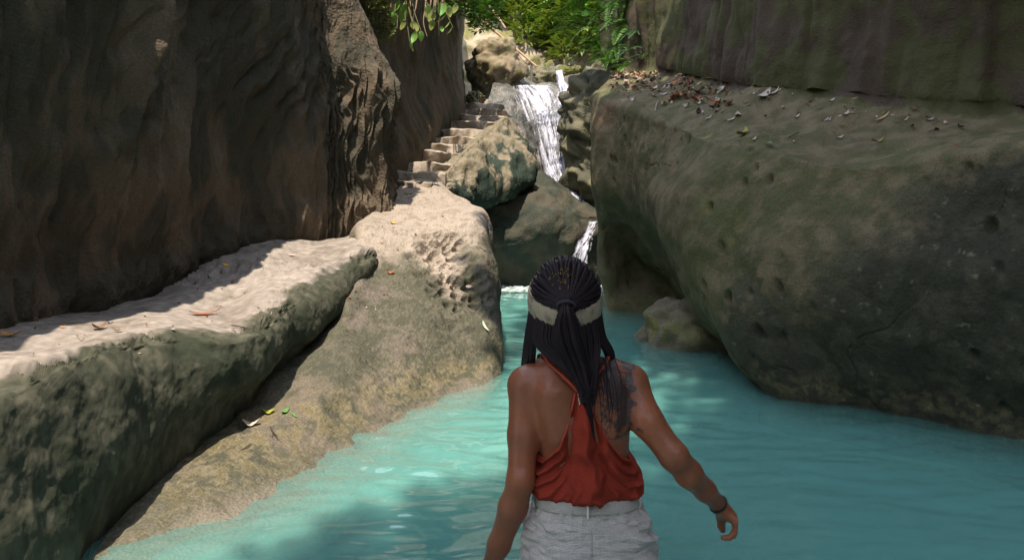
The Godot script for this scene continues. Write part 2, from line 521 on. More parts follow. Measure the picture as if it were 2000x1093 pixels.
func make_boulder() -> void:
	var c := [
		[[420, 640, 4.6], [380, 720, 4.0], [330, 800, 3.5], [290, 880, 3.1], [250, 960, 2.8], [215, 1030, 2.55], [180, 1093, 2.34], [215, 1195, 2.22], [215, 1500, 2.2]],
		[[560, 640, 4.9], [520, 700, 4.2], [480, 770, 3.7], [455, 830, 3.38], [430, 895, 3.05], [410, 950, 2.85], [395, 1005, 2.67], [455, 1100, 2.53], [470, 1400, 2.5]],
		[[690, 560, 5.2], [670, 600, 4.75], [650, 650, 4.35], [630, 720, 3.95], [610, 790, 3.6], [590, 860, 3.32], [575, 930, 3.05], [650, 1012, 2.87], [680, 1250, 2.8]],
		[[700, 430, 6.3], [712, 436, 5.75], [725, 480, 5.35], [730, 560, 4.95], [730, 650, 4.45], [725, 760, 3.98], [720, 848, 3.6], [770, 914, 3.42], [790, 1150, 3.35]],
		[[768, 355, 8.0], [780, 402, 6.7], [800, 436, 5.8], [810, 510, 5.3], [815, 620, 4.75], [815, 730, 4.32], [815, 797, 4.05], [845, 848, 3.88], [855, 1000, 3.8]],
		[[845, 352, 8.2], [860, 398, 6.9], [880, 424, 5.95], [890, 500, 5.5], [900, 620, 5.0], [900, 720, 4.62], [900, 765, 4.4], [918, 806, 4.25], [922, 930, 4.2]],
		[[868, 380, 8.2], [915, 402, 7.0], [938, 426, 6.15], [953, 500, 5.75], [964, 600, 5.3], [970, 690, 4.95], [966, 742, 4.7], [972, 765, 4.62], [970, 880, 4.55]],
		[[885, 392, 8.4], [928, 408, 7.3], [948, 440, 6.6], [968, 550, 6.2], [979, 640, 5.8], [982, 690, 5.5], [976, 735, 5.2], [978, 750, 5.15], [972, 850, 5.1]],
		[[890, 410, 8.6], [915, 430, 8.0], [930, 470, 7.6], [945, 560, 7.4], [955, 640, 7.2], [960, 690, 7.1], [960, 735, 7.0], [955, 760, 7.0], [955, 800, 7.0]]]
	var net := []
	for col in c:
		var k := []
		for q in col: k.append(at(q[0], q[1], q[2]))
		net.append(k)
	var o := mesh_node("stream_boulder", patch(turned(net), [30, 50, 56, 50, 46, 40, 24, 16], [30, 44, 50, 50, 40, 34, 24, 10], boulder_disp, boulder_tint), M.rock)
	keep("boulder")
	tag(o, "large sloping olive boulder with pitted pale top, rising from the water beside the path", "boulder")

# ---- carved stairs and the rock that carries them ----
func stair_disp(p: Vector3, _n: Vector3, _s: float, _t: float) -> float:
	return N.b.get_noise_3d(p.x * 1.6, p.y * 0.9, p.z * 1.6) * 0.12 * ss(2.9, 3.6, _t) + N.a.get_noise_3d(p.x * 6.0, p.y * 4.0, p.z * 6.0) * 0.03

func stair_tint(p: Vector3, _n: Vector3, _s: float, t: float) -> Color:
	var g: float = N.a.get_noise_3d(p.x * 2.6, p.y * 1.6, p.z * 2.6)
	var g2: float = N.a.get_noise_3d(p.x * 12.0, p.y * 12.0, p.z * 12.0)
	var c := mixc(Color(0.33, 0.275, 0.2), Color(0.22, 0.19, 0.125), ss(-0.2, 0.3, g2))
	c = mixc(c, Color(0.045, 0.065, 0.05), ss(0.0, 0.12, g + 0.25 * g2 + 0.12 * (t - 4.0)) * ss(3.0, 3.9, t))
	return c

func make_stairs() -> void:
	var root := thing("rock_staircase", "staircase carved into pale rock, climbing between the dark wall and the waterfall", "stairs", at(860, 395, 8.4))
	var c := [
		[[770, 380, 8.4], [856, 366, 8.0], [864, 372, 7.95], [866, 378, 7.9], [870, 394, 7.95], [880, 412, 8.4]],
		[[820, 335, 9.0], [894, 310, 8.62], [904, 334, 8.44], [906, 360, 8.3], [912, 397, 8.4], [915, 420, 9.0]],
		[[870, 298, 9.8], [944, 264, 9.42], [956, 300, 9.12], [958, 340, 8.85], [964, 388, 8.9], [965, 410, 9.5]],
		[[925, 256, 10.8], [990, 228, 10.2], [1004, 264, 9.85], [1012, 310, 9.4], [1018, 362, 9.3], [1015, 390, 9.8]],
		[[950, 235, 11.3], [1004, 240, 10.7], [1035, 282, 10.2], [1047, 318, 9.9], [1046, 348, 9.8], [1040, 375, 10.2]],
		[[955, 225, 11.8], [1000, 240, 11.6], [1030, 285, 11.4], [1040, 320, 11.3], [1040, 350, 11.2], [1035, 380, 11.2]]]
	var net := []
	for col in c:
		var k := []
		for q in col: k.append(at(q[0], q[1], q[2]) - root.position)
		k.insert(1, k[0].lerp(k[1], 0.85))
		k.insert(3, k[2].lerp(k[3], 0.2))
		net.append(k)
	var off := root.position
	mesh_node("rock_body", patch(turned(net), [30, 34, 34, 26, 12], [12, 6, 8, 18, 24, 20, 10], func(p, n, s, t): return stair_disp(p + off, n, s, t), func(p, n, s, t): return stair_tint(p + off, n, s, t)), M.rock, root)
	# steps: left end, right end, tread row, depth of the front edge
	var steps := [[752, 842, 352, 7.55], [752, 868, 333, 8.0], [762, 880, 315, 8.4], [786, 900, 293, 8.8], [800, 904, 279, 9.15], [826, 932, 264, 9.5], [852, 946, 251, 9.85], [880, 988, 236, 10.2], [905, 992, 223, 10.5], [918, 990, 211, 10.9], [925, 985, 200, 11.3]]
	for i in steps.size():
		var s: Array = steps[i]
		var a := at(s[0] - 18, s[2], s[3] + 0.1)
		var b := at(s[1], s[2] + 2, s[3])
		var o := mesh_node("step", slab(a - off, b - off, 0.62, 0.34, 40 + i), M.sand, root)

# a worn block: front edge from a to b on its top, going back `deep`, `high` tall
func slab(a: Vector3, b: Vector3, deep: float, high: float, seed_: int) -> ArrayMesh:
	var st := rng
	var nu := 22
	var prof := [Vector2(deep, -high), Vector2(deep, 0.0), Vector2(deep * 0.6, 0.006), Vector2(deep * 0.3, 0.0), Vector2(0.035, 0.0), Vector2(0.01, -0.006), Vector2(0.0, -0.02), Vector2(0.0, -0.09), Vector2(0.004, -0.16), Vector2(0.02, -high)]
	var nv := prof.size()
	var p := PackedVector3Array()
	var c := PackedColorArray()
	for j in nv:
		for i in nu:
			var f := float(i) / (nu - 1)
			var e := pow(absf(f - 0.5) * 2.0, 6.0)
			var q := a.lerp(b, f) + Vector3(0.0, prof[j].y - e * 0.015, -prof[j].x - e * 0.05)
			var w := Vector3(q.x, q.y, q.z) * 3.0 + Vector3(seed_ * 3.1, 0, 0)
			q += Vector3(0.0, N.b.get_noise_3d(w.x * 0.9, w.y, w.z) * 0.035, N.b.get_noise_3d(w.x, w.y + 20.0, w.z) * 0.16 + N.a.get_noise_3d(w.x * 3.0, w.y * 3.0, w.z * 3.0) * 0.02)
			p.append(q)
			c.append(mixc(Color(0.46, 0.39, 0.325), Color(0.30, 0.245, 0.185), ss(-0.1, 0.4, N.a.get_noise_3d(w.x * 1.5, w.y * 1.5, w.z * 1.5))))
	return grid_mesh(p, grid_normals(p, nu, nv), nu, nv, c)

func crest_rows(t: float) -> float:
	if t < 5.0: return t
	if t < 6.0: return 5.0 + (t - 5.0) * 0.72
	if t < 7.0: return 5.72 + (t - 6.0) * 0.28
	if t < 8.0: return 6.0 + (t - 7.0) * 0.3
	if t < 9.0: return 6.3 + (t - 8.0) * 0.7
	return t - 2.0

func right_disp(p: Vector3, n: Vector3, s: float, t: float) -> float:
	t = crest_rows(t)
	var face := ss(5.7, 6.4, t)
	var wall := ss(4.0, 3.4, t)
	var a: float = N.b.get_noise_3d(p.x * 0.7 + 4.0, p.y * 0.7, p.z * 0.7) * 0.11
	var b: float = N.a.get_noise_3d(p.x * 3.2, p.y * 2.4, p.z * 3.2) * 0.024 + N.a.get_noise_3d(p.x * 12.0, p.y * 9.0, p.z * 12.0) * 0.006
	var along := p.x * 0.62 + p.z * 0.78
	var streak: float = N.b.get_noise_2d((along + p.y * 0.45) * 6.0, p.y * 2.0 - along * 0.8) * 0.0008
	var k: float = N.cell.get_noise_3d(p.x * 7.0, p.y * 5.0 + along * 2.0, p.z * 7.0) + 1.0
	var hole := (1.0 - ss(0.05, 0.26, k)) * ss(-0.15, 0.2, N.b.get_noise_3d(p.x * 1.2, p.y * 1.2, p.z * 1.2)) * face * 0.05
	var crack: float = absf(N.b.get_noise_3d(p.x * 0.9 + 20.0, p.y * 0.9, p.z * 0.9) + 0.06)
	var line := (1.0 - ss(0.0, 0.014, crack)) * face * 0.012 * ss(0.05, 0.3, N.c.get_noise_3d(p.x * 0.8, p.y * 0.8 + 9.0, p.z * 0.8))
	var pleat: float = absf(N.c.get_noise_2d(along * 3.0, p.y * 0.4)) * 0.10 * wall
	return a + b + streak - hole - line + pleat

func right_tint(p: Vector3, n: Vector3, s: float, t: float) -> Color:
	t = crest_rows(t)
	var along := p.x * 0.62 + p.z * 0.78
	var g: float = N.a.get_noise_3d(p.x * 1.3, p.y * 1.1, p.z * 1.3)
	var g2: float = N.a.get_noise_3d(p.x * 5.5 + 3.0, p.y * 5.5, p.z * 5.5)
	var g3: float = N.a.get_noise_3d(p.x * 16.0, p.y * 16.0, p.z * 16.0)
	var c := mixc(Color(0.21, 0.165, 0.098), Color(0.14, 0.115, 0.064), ss(-0.3, 0.3, g2))
	c = mixc(c, Color(0.105, 0.122, 0.04), ss(-0.15, 0.35, 0.45 * g + 0.35 * g2 + 0.4 * g3) * 0.65)
	c = mixc(c, Color(0.22, 0.135, 0.075), ss(0.2, 0.5, -g + 0.3 * g2) * ss(2.6, 1.2, s) * 0.7)
	# the face gets darker and speckled towards the lower right, with a ragged edge
	var low_dark := ss(-0.22, 0.22, (s - 5.25) * 0.45 + (t - 7.7) * 0.30 + 0.40 * g + 0.16 * g2 + 0.14 * g3) * ss(5.9, 6.4, t + 0.3 * g2)
	c = mixc(c, mixc(Color(0.058, 0.056, 0.038), Color(0.085, 0.082, 0.052), ss(-0.1, 0.3, g2 + 0.4 * g3)), low_dark)
	c = mixc(c, Color(0.22, 0.2, 0.15), ss(0.46, 0.56, g3) * low_dark * 0.8)
	c = mixc(c, Color(0.30, 0.25, 0.12), exp(-pow((p.y - 0.08) / 0.06, 2.0)) * ss(-0.2, 0.2, g3) * 0.35)
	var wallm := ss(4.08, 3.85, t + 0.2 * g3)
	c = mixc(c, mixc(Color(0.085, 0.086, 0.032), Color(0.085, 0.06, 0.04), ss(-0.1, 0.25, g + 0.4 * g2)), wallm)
	return c

func make_right_side() -> void:
	var c := [
		[[1190, -900, 11.2], [1185, -300, 11.0], [1182, 0, 11.0], [1180, 90, 11.0], [1185, 125, 11.0], [1240, 145, 10.6], [1205, 175, 10.2], [1195, 260, 10.0], [1195, 360, 10.0], [1200, 470, 10.0], [1205, 560, 10.0], [1205, 640, 10.0]],
		[[1262, -800, 9.6], [1250, -300, 9.2], [1245, 0, 9.0], [1242, 90, 8.9], [1235, 130, 8.7], [1200, 152, 8.3], [1165, 190, 8.0], [1157, 260, 7.75], [1158, 360, 7.6], [1166, 470, 7.7], [1182, 600, 7.85], [1185, 680, 7.8]],
		[[1310, -800, 8.6], [1300, -300, 8.3], [1295, 0, 8.0], [1290, 110, 7.9], [1290, 143, 7.8], [1260, 180, 7.3], [1228, 212, 6.95], [1219, 300, 6.90], [1218, 400, 6.9], [1250, 515, 7.8], [1270, 612, 7.5], [1275, 700, 7.4]],
		[[1420, -900, 7.4], [1400, -300, 7.0], [1390, 0, 6.9], [1385, 130, 6.8], [1385, 163, 6.7], [1350, 205, 6.2], [1315, 245, 5.85], [1294, 330, 5.80], [1286, 430, 5.84], [1340, 560, 7.1], [1400, 660, 6.9], [1400, 760, 6.3]],
		[[1540, -1000, 6.5], [1520, -350, 6.0], [1500, 0, 5.9], [1495, 150, 5.85], [1495, 182, 5.75], [1455, 230, 5.3], [1415, 278, 4.95], [1380, 360, 4.91], [1344, 480, 4.88], [1374, 610, 4.76], [1488, 757, 4.48], [1500, 840, 4.5]],
		[[1720, -1100, 5.7], [1700, -400, 5.2], [1690, 0, 5.15], [1680, 160, 5.1], [1680, 197, 5.0], [1660, 262, 4.5], [1640, 318, 4.15], [1616, 400, 4.10], [1597, 520, 4.04], [1608, 650, 4.04], [1680, 797, 4.05], [1690, 880, 4.1]],
		[[1920, -1200, 5.1], [1900, -450, 4.6], [1880, 0, 4.6], [1870, 170, 4.55], [1870, 208, 4.5], [1865, 265, 4.05], [1860, 308, 3.75], [1853, 400, 3.70], [1842, 540, 3.62], [1852, 700, 3.62], [1880, 838, 3.68], [1890, 920, 3.7]],
		[[2170, -1300, 4.6], [2150, -500, 4.1], [2120, 0, 4.15], [2110, 175, 4.1], [2110, 212, 4.05], [2110, 248, 3.6], [2110, 276, 3.3], [2110, 400, 3.25], [2110, 550, 3.2], [2110, 750, 3.2], [2120, 890, 3.3], [2120, 1000, 3.3]]]
	var net := []
	for col in c:
		var k := []
		for q in col: k.append(at(q[0], q[1], q[2]))
		net.append(k)
	for k in net:      # a row on either side of the crest keeps it crisp
		k.insert(6, k[5].lerp(k[6], 0.72) + Vector3(0, -0.012, 0))
		k.insert(8, k[7].lerp(k[8], 0.30))
	for e in [[0.5, 1.4], [0.9, 4.2], [1.8, 8.0]]:   # goes on past the camera
		var k := []
		for q in net[7]: k.append(Vector3(q.x + e[0], q.y, q.z + e[1]))
		net.append(k)
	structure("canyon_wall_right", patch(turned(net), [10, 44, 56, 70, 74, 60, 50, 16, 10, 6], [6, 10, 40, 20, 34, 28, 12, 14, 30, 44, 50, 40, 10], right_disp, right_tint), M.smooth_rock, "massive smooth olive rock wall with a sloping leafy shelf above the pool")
	keep("right")

	# low rock at the foot of the wall
	var o := mesh_node("low_rock", boulder_mesh(at(1376, 672, 6.0), Vector3(0.46, 0.33, 0.45), 61, 90, 60, 0.03, func(p, n): return mixc(mixc(Color(0.20, 0.17, 0.12), Color(0.27, 0.24, 0.17), ss(-0.1, 0.4, N.a.get_noise_3d(p.x * 9.0, p.y * 9.0, p.z * 9.0))), Color(0.24, 0.24, 0.06), exp(-pow((p.y - 0.13) / 0.09, 2.0)) * ss(-0.3, 0.2, N.a.get_noise_3d(p.x * 20.0, p.y * 20.0, p.z * 20.0)) * 0.8), Vector3(0.0, 0.0, -10.0)), M.rock)
	tag(o, "low rounded rock with a yellow green algae band at the waterline", "rock")

# a noisy ellipsoid, whole, around its centre
func boulder_mesh(at_: Vector3, r: Vector3, seed_: int, nu: int, nv: int, rough: float, tint: Callable, turn := Vector3.ZERO) -> ArrayMesh:
	var p := PackedVector3Array()
	var c := PackedColorArray()
	var b := Basis.from_euler(turn * PI / 180.0)
	var o := Vector3(seed_ * 1.7, seed_ * 0.9, seed_ * 2.3)
	for j in nv + 1:
		var la := PI * (float(j) / nv - 0.5)
		for i in nu + 1:
			var lo := TAU * i / nu
			var d := Vector3(cos(la) * sin(lo), -sin(la), cos(la) * cos(lo))
			var e := Vector3(signf(d.x) * pow(absf(d.x), 0.85), signf(d.y) * pow(absf(d.y), 0.85), signf(d.z) * pow(absf(d.z), 0.85))
			var w := d * 1.1 + o
			var k: float = 1.0 + N.b.get_noise_3d(w.x * 0.8, w.y * 0.8, w.z * 0.8) * 0.32
			var q := at_ + b * (e * r * k)
			var f: float = N.a.get_noise_3d(q.x * 5.0, q.y * 5.0, q.z * 5.0)
			var facet: float = absf(N.b.get_noise_3d(w.x * 2.0 + 9.0, w.y * 2.0, w.z * 2.0))
			q += b * d * (f * rough - facet * rough * 1.2)
			p.append(q)
			c.append(tint.call(q, d))
	return grid_mesh(p, grid_normals(p, nu + 1, nv + 1), nu + 1, nv + 1, c)

func dark_disp(p: Vector3, _n: Vector3, _s: float, _t: float) -> float:
	return N.b.get_noise_3d(p.x * 1.2, p.y * 1.2, p.z * 1.2) * 0.16 + N.a.get_noise_3d(p.x * 5.0, p.y * 5.0, p.z * 5.0) * 0.035

func dark_tint(p: Vector3, _n: Vector3, _s: float, t: float) -> Color:
	var g: float = N.a.get_noise_3d(p.x * 3.0, p.y * 3.0, p.z * 3.0)
	return mixc(Color(0.10, 0.09, 0.065), Color(0.055, 0.065, 0.05), ss(-0.2, 0.25, g))

func make_background() -> void:
	var c := [
		[[880, 380, 10.0], [880, 405, 9.3], [885, 440, 9.1], [890, 500, 9.2], [890, 562, 9.58], [890, 620, 9.5]],
		[[955, 370, 10.2], [955, 396, 9.4], [958, 430, 9.15], [960, 490, 9.1], [965, 562, 9.58], [965, 620, 9.5]],
		[[1045, 340, 10.6], [1042, 352, 9.9], [1046, 395, 9.45], [1050, 470, 9.2], [1050, 560, 9.6], [1050, 620, 9.5]],
		[[1105, 372, 10.4], [1105, 383, 9.8], [1105, 410, 9.5], [1102, 470, 9.3], [1102, 560, 9.6], [1102, 620, 9.5]],
		[[1150, 392, 10.3], [1150, 402, 9.8], [1150, 420, 9.55], [1146, 480, 9.6], [1140, 560, 9.8], [1140, 620, 9.8]],
		[[1215, 395, 10.2], [1215, 405, 9.7], [1215, 425, 9.5], [1212, 480, 9.5], [1210, 560, 9.8], [1210, 620, 9.8]]]
	var net := []
	for col in c:
		var k := []
		for q in col: k.append(at(q[0], q[1], q[2]))
		net.append(k)
	tag(mesh_node("plunge_rock", patch(turned(net), [16, 26, 22, 16, 14], [12, 16, 22, 22, 10], dark_disp, dark_tint), M.rock), "dark wet rock closing the pool below the stairs and waterfall", "rock")

	# rock beside the fall, on its right
	c = [
		[[1180, 120, 11.6], [1140, 150, 11.6], [1112, 220, 11.6], [1104, 290, 11.5], [1118, 350, 11.4], [1150, 400, 11.2], [1150, 440, 11.0]],
		[[1165, 130, 10.9], [1128, 152, 10.8], [1100, 222, 10.6], [1096, 288, 10.4], [1112, 345, 10.3], [1145, 398, 10.2], [1150, 440, 10.2]],
		[[1200, 125, 10.4], [1150, 148, 10.2], [1128, 225, 9.9], [1122, 285, 9.95], [1136, 345, 9.8], [1160, 398, 9.8], [1165, 440, 9.9]],
		[[1260, 120, 10.4], [1200, 150, 10.0], [1190, 225, 9.7], [1190, 285, 9.8], [1195, 345, 9.7], [1200, 400, 9.7], [1200, 440, 9.8]]]
	net = []
	for col in c:
		var k := []
		for q in col: k.append(at(q[0], q[1], q[2]))
		net.append(k)
	tag(mesh_node("fall_rock", patch(turned(net), [10, 24, 20], [12, 24, 24, 24, 20, 8], func(p, n, s, t): return dark_disp(p, n, s, t) + (absf(N.b.get_noise_3d(p.x * 1.5 + p.y, p.y * 1.5, p.z)) - 0.2) * 0.3, func(p, n, s, t): return mixc(Color(0.21, 0.19, 0.12), Color(0.12, 0.115, 0.08), ss(-0.15, 0.2, N.a.get_noise_3d(p.x * 3.0, p.y * 3.0, p.z * 3.0)))), M.rock), "leaning olive rock on the right of the waterfall", "rock")

	# wet chute under the falling water
	var path := [[1096, 140, 13.0, 14, 20], [1100, 172, 12.2, 20, 24], [1052, 178, 12.0, 55, 50], [1056, 215, 11.6, 52, 50], [1066, 260, 11.2, 40, 46], [1078, 310, 10.8, 34, 40], [1095, 350, 10.5, 30, 40], [1125, 392, 10.2, 26, 34], [1150, 412, 10.0, 26, 40]]
	net = []
	for q in [[1092, 130, 13.4], [1085, 150, 12.9], [1070, 172, 12.2], [1058, 215, 11.75], [1068, 260, 11.35], [1080, 310, 10.95], [1097, 350, 10.65], [1125, 390, 10.35], [1140, 430, 10.2]]:
		var row := []
		for e in [-110, -60, -20, 20, 60, 110]: row.append(at(q[0] + e, q[1] + absf(e) * 0.05, q[2] - 0.2 * absf(e) / 60.0 + (0.25 if absf(e) < 30 else 0.0)))
		net.append(row)
	tag(mesh_node("chute_rock", patch(net, [12, 16, 16, 16, 12], [10, 12, 16, 16, 16, 16, 14, 12], dark_disp, func(p, n, s, t): return mixc(Color(0.10, 0.095, 0.08), Color(0.2, 0.18, 0.15), ss(-0.1, 0.3, N.a.get_noise_3d(p.x * 5.0, p.y * 5.0, p.z * 5.0)))), M.wet_rock), "wet dark rock chute behind the falling water", "rock")
	make_falls()
	make_back_boulders()
	make_hillside()
	make_rail()

func fall_mesh(rows: Array, nu: int, per: int, seed_: int) -> ArrayMesh:
	# rows: centre u, v, depth, half width in photo pixels
	var cs := []
	var ws := []
	for r in rows:
		cs.append(at(r[0], r[1], r[2]))
		ws.append(Vector3(r[3] * r[2] / F, 0, 0))
	var spans := []
	for i in rows.size() - 1: spans.append(per)
	var ks := spread(spans)
	var cc := resample(cs, ks)
	var ww := resample(ws, ks)
	var p := PackedVector3Array()
	var col := PackedColorArray()
	for j in ks.size():
		for i in nu:
			var f := 2.0 * i / (nu - 1) - 1.0
			var n1: float = N.b.get_noise_2d(f * 5.0 * (0.4 + ww[j].x) + seed_, ks[j] * 0.55)
			var n2: float = N.a.get_noise_2d(f * 40.0 * (0.12 + ww[j].x) + seed_ + 1.5 * n1, ks[j] * 0.4)
			var q := cc[j] + Vector3(f * ww[j].x + 0.03 * n1, 0.0, 0.05 * n1 + 0.025 * n2 + 0.10 * (1.0 - f * f) * 0.5)
			p.append(q)
			var dens := 0.62 + 0.7 * n1 + 1.0 * n2 - 0.8 * pow(absf(f), 2.0)
			col.append(Color(0.60, 0.60, 0.72, clampf(dens * 1.1, 0.0, 0.88)))
	return grid_mesh(p, grid_normals(p, nu, ks.size()), nu, ks.size(), col)

func make_falls() -> void:
	var m := StandardMaterial3D.new()
	m.resource_name = "white_water"
	m.vertex_color_use_as_albedo = true
	m.transparency = BaseMaterial3D.TRANSPARENCY_ALPHA
	m.roughness = 0.5
	m.backlight_enabled = true
	m.backlight = Color(0.5, 0.5, 0.55)
	M.foam = m
	var root := thing("waterfall", "white waterfall tumbling down the rocky chute above the stairs", "waterfall", at(1120, 390, 10.2))
	var f := [
		mesh_node("upper_spout", fall_mesh([[1092, 138, 12.5, 9], [1096, 160, 12.0, 10], [1102, 180, 11.7, 13], [1100, 205, 11.5, 22]], 20, 24, 3), m, root),
		mesh_node("water_fan", fall_mesh([[1034, 167, 11.8, 34], [1046, 180, 11.45, 46], [1058, 205, 11.15, 46], [1066, 235, 10.95, 36], [1074, 270, 10.8, 28], [1078, 305, 10.6, 28], [1086, 338, 10.4, 25], [1102, 366, 10.2, 20], [1130, 398, 9.9, 15]], 70, 26, 9), m, root),
		]
	for o in f: o.position = -root.position
	var low := thing("waterfall", "small white spout of water dropping into the far end of the pool", "waterfall", at(1135, 560, 9.3))
	var g := mesh_node("spout", fall_mesh([[1158, 432, 9.5, 8], [1152, 450, 9.4, 9], [1142, 472, 9.25, 14], [1134, 500, 9.15, 18], [1130, 540, 9.1, 20], [1128, 566, 9.1, 24]], 26, 24, 17), m, low)
	g.position = -low.position
	# foam where it lands
	var p := PackedVector3Array()
	var c := PackedColorArray()
	for j in 30:
		for i in 60:
			var x := -0.35 + 1.6 * i / 59.0
			var z := -9.55 + 0.75 * j / 29.0
			var w: float = N.a.get_noise_2d(x * 9.0, z * 16.0)
			p.append(Vector3(x, 0.022 + 0.03 * w + 0.012, z))
			c.append(Color(0.75, 0.85, 0.85, clampf((0.25 + w * 2.2) * ss(0.0, 6.0, j) * ss(29.0, 20.0, j) * ss(0.0, 8.0, i) * ss(59.0, 50.0, i), 0.0, 1.0)))
	var fo := mesh_node("foam", grid_mesh(p, grid_normals(p, 60, 30), 60, 30, c), m)
	tag(fo, "thin white foam on turquoise water at the far end of the pool", "foam", "", "stuff")

func moss_tint(base: Color, dark: Color, moss: Color, share: float) -> Callable:
	return func(p: Vector3, n: Vector3) -> Color:
		var g: float = N.a.get_noise_3d(p.x * 4.0, p.y * 4.0, p.z * 4.0)
		var g2: float = N.a.get_noise_3d(p.x * 12.0, p.y * 12.0, p.z * 12.0)
		var c := mixc(base, dark, ss(-0.15, 0.3, g))
		return mixc(c, moss, ss(0.1, 0.3, g2 + share - 0.35))

func make_back_boulders() -> void:
	var tan_ := moss_tint(Color(0.34, 0.26, 0.175), Color(0.19, 0.15, 0.095), Color(0.13, 0.14, 0.04), 0.3)
	var grey := moss_tint(Color(0.26, 0.22, 0.15), Color(0.12, 0.11, 0.075), Color(0.14, 0.15, 0.04), 0.35)
	var moss := moss_tint(Color(0.24, 0.20, 0.11), Color(0.13, 0.12, 0.06), Color(0.16, 0.17, 0.035), 0.6)
	for b in [
		[at(968, 136, 12.4), Vector3(0.44, 0.44, 0.5), 3, tan_, "big tan boulder at the head of the stairs, below the bamboo rail"],
		[at(1052, 164, 13.0), Vector3(0.34, 0.26, 0.4), 8, grey, "rounded mossy grey boulder splitting the top of the waterfall"],
		[at(1112, 152, 13.2), Vector3(0.26, 0.20, 0.3), 14, moss, "small moss covered boulder right of the upper spout"],
		[at(928, 196, 11.7), Vector3(0.13, 0.13, 0.2), 21, grey, "small grey stone beside the topmost carved step"],
		[at(1012, 140, 13.6), Vector3(0.24, 0.2, 0.3), 33, tan_, "pale sunlit stone under the end of the bamboo rail"],
		[at(1022, 212, 12.5), Vector3(0.2, 0.24, 0.3), 37, grey, "dark wet stone at the left edge of the waterfall"]]:
		var o := mesh_node("boulder", boulder_mesh(Vector3.ZERO, b[1], b[2], 60, 44, 0.07, func(p, n): return b[3].call(p + b[0], n)), M.rock)
		o.position = b[0]
		tag(o, b[4], "boulder")

func make_hillside() -> void:
	var c := [
		[[780, -900, 24], [800, -300, 19], [820, -60, 16.5], [840, 60, 15], [860, 120, 14.2], [880, 200, 13.6], [880, 320, 13.2]],
		[[930, -900, 25], [940, -300, 20], [950, -60, 17], [955, 40, 15.2], [960, 105, 14.2], [970, 200, 13.6], [970, 320, 13.2]],
		[[1040, -900, 26], [1040, -300, 21], [1040, -60, 18], [1040, 50, 16], [1042, 115, 14.6], [1045, 200, 13.8], [1045, 320, 13.4]],
		[[1120, -900, 24], [1120, -300, 19.5], [1115, -60, 16.5], [1110, 60, 15], [1105, 125, 14.2], [1105, 200, 13.7], [1105, 320, 13.3]],
		[[1420, -900, 18], [1360, -300, 14.5], [1300, -60, 13.5], [1260, 60, 12.9], [1205, 130, 12.0], [1200, 200, 11.8], [1200, 320, 11.6]]]
	var net := []
	for col in c:
		var k := []
		for q in col: k.append(at(q[0], q[1], q[2]))
		net.append(k)
	structure("hillside", patch(turned(net), [26, 26, 26, 26], [8, 16, 24, 24, 16, 8], func(p, n, s, t): return N.a.get_noise_3d(p.x, p.y, p.z) * 0.3 + N.a.get_noise_3d(p.x * 4.0, p.y * 4.0, p.z * 4.0) * 0.08, func(p, n, s, t): return mixc(Color(0.46, 0.38, 0.27), Color(0.24, 0.22, 0.09), ss(-0.15, 0.2, N.a.get_noise_3d(p.x * 1.3, p.y * 1.3, p.z * 1.3)))), M.rock, "steep sunlit bank above the waterfall")
	keep("hill")

func tube(pts: Array, radii: Array, sides := 6, per := 4, closed := true) -> Array:
	# returns [positions, normals, indices]
	var spans := []
	for i in pts.size() - 1: spans.append(per)
	var ks := spread(spans)
	var c := resample(pts, ks)
	var p := PackedVector3Array()
	var n := PackedVector3Array()
	var idx := PackedInt32Array()
	var side := Vector3.UP
	for j in c.size():
		var dir := (c[mini(j + 1, c.size() - 1)] - c[maxi(j - 1, 0)]).normalized()
		if j == 0 and absf(dir.dot(side)) > 0.9: side = Vector3.RIGHT
		side = (side - dir * dir.dot(side)).normalized()
		var other := dir.cross(side)
		var k := mini(int(ks[j]), radii.size() - 2)
		var r := lerpf(radii[k], radii[k + 1], ks[j] - k)
		for i in sides:
			var a := TAU * i / sides
			var o := side * cos(a) + other * sin(a)
			p.append(c[j] + o * r)
			n.append(o)
		if j > 0:
			var b := (j - 1) * sides
			for i in sides:
				var i2 := (i + 1) % sides
				idx.append_array([b + i, b + sides + i, b + i2, b + i2, b + sides + i, b + sides + i2])
	if closed:
		for e in [0, c.size() - 1]:
			var a := p.size()
			p.append(c[e])
			n.append((c[e] - c[1 if e == 0 else e - 1]).normalized())
			for i in sides:
				var i2 := (i + 1) % sides
				if e == 0: idx.append_array([a, e * sides + i, e * sides + i2])
				else: idx.append_array([a, e * sides + i2, e * sides + i])
	return [p, n, idx]

func join(parts: Array, colors := []) -> ArrayMesh:
	var p := PackedVector3Array()
	var n := PackedVector3Array()
	var idx := PackedInt32Array()
	var c := PackedColorArray()
	for k in parts.size():
		var t: Array = parts[k]
		var b := p.size()
		p.append_array(t[0])
		n.append_array(t[1])
		var ii: PackedInt32Array = t[2]
		for i in ii.size(): ii[i] += b
		idx.append_array(ii)
		if colors.size():
			for i in t[0].size(): c.append(colors[k])
	var arr := []
	arr.resize(Mesh.ARRAY_MAX)
	arr[Mesh.ARRAY_VERTEX] = p
	arr[Mesh.ARRAY_NORMAL] = n
	if c.size(): arr[Mesh.ARRAY_COLOR] = c
	arr[Mesh.ARRAY_INDEX] = idx
	var m := ArrayMesh.new()
	m.add_surface_from_arrays(Mesh.PRIMITIVE_TRIANGLES, arr)
	return m

func plain(called: String, lin: Color, rough := 0.8, spec := 0.4) -> StandardMaterial3D:
	var m := StandardMaterial3D.new()
	m.resource_name = called
	m.albedo_color = lin.linear_to_srgb()
	m.roughness = rough
	m.metallic_specular = spec
	return m

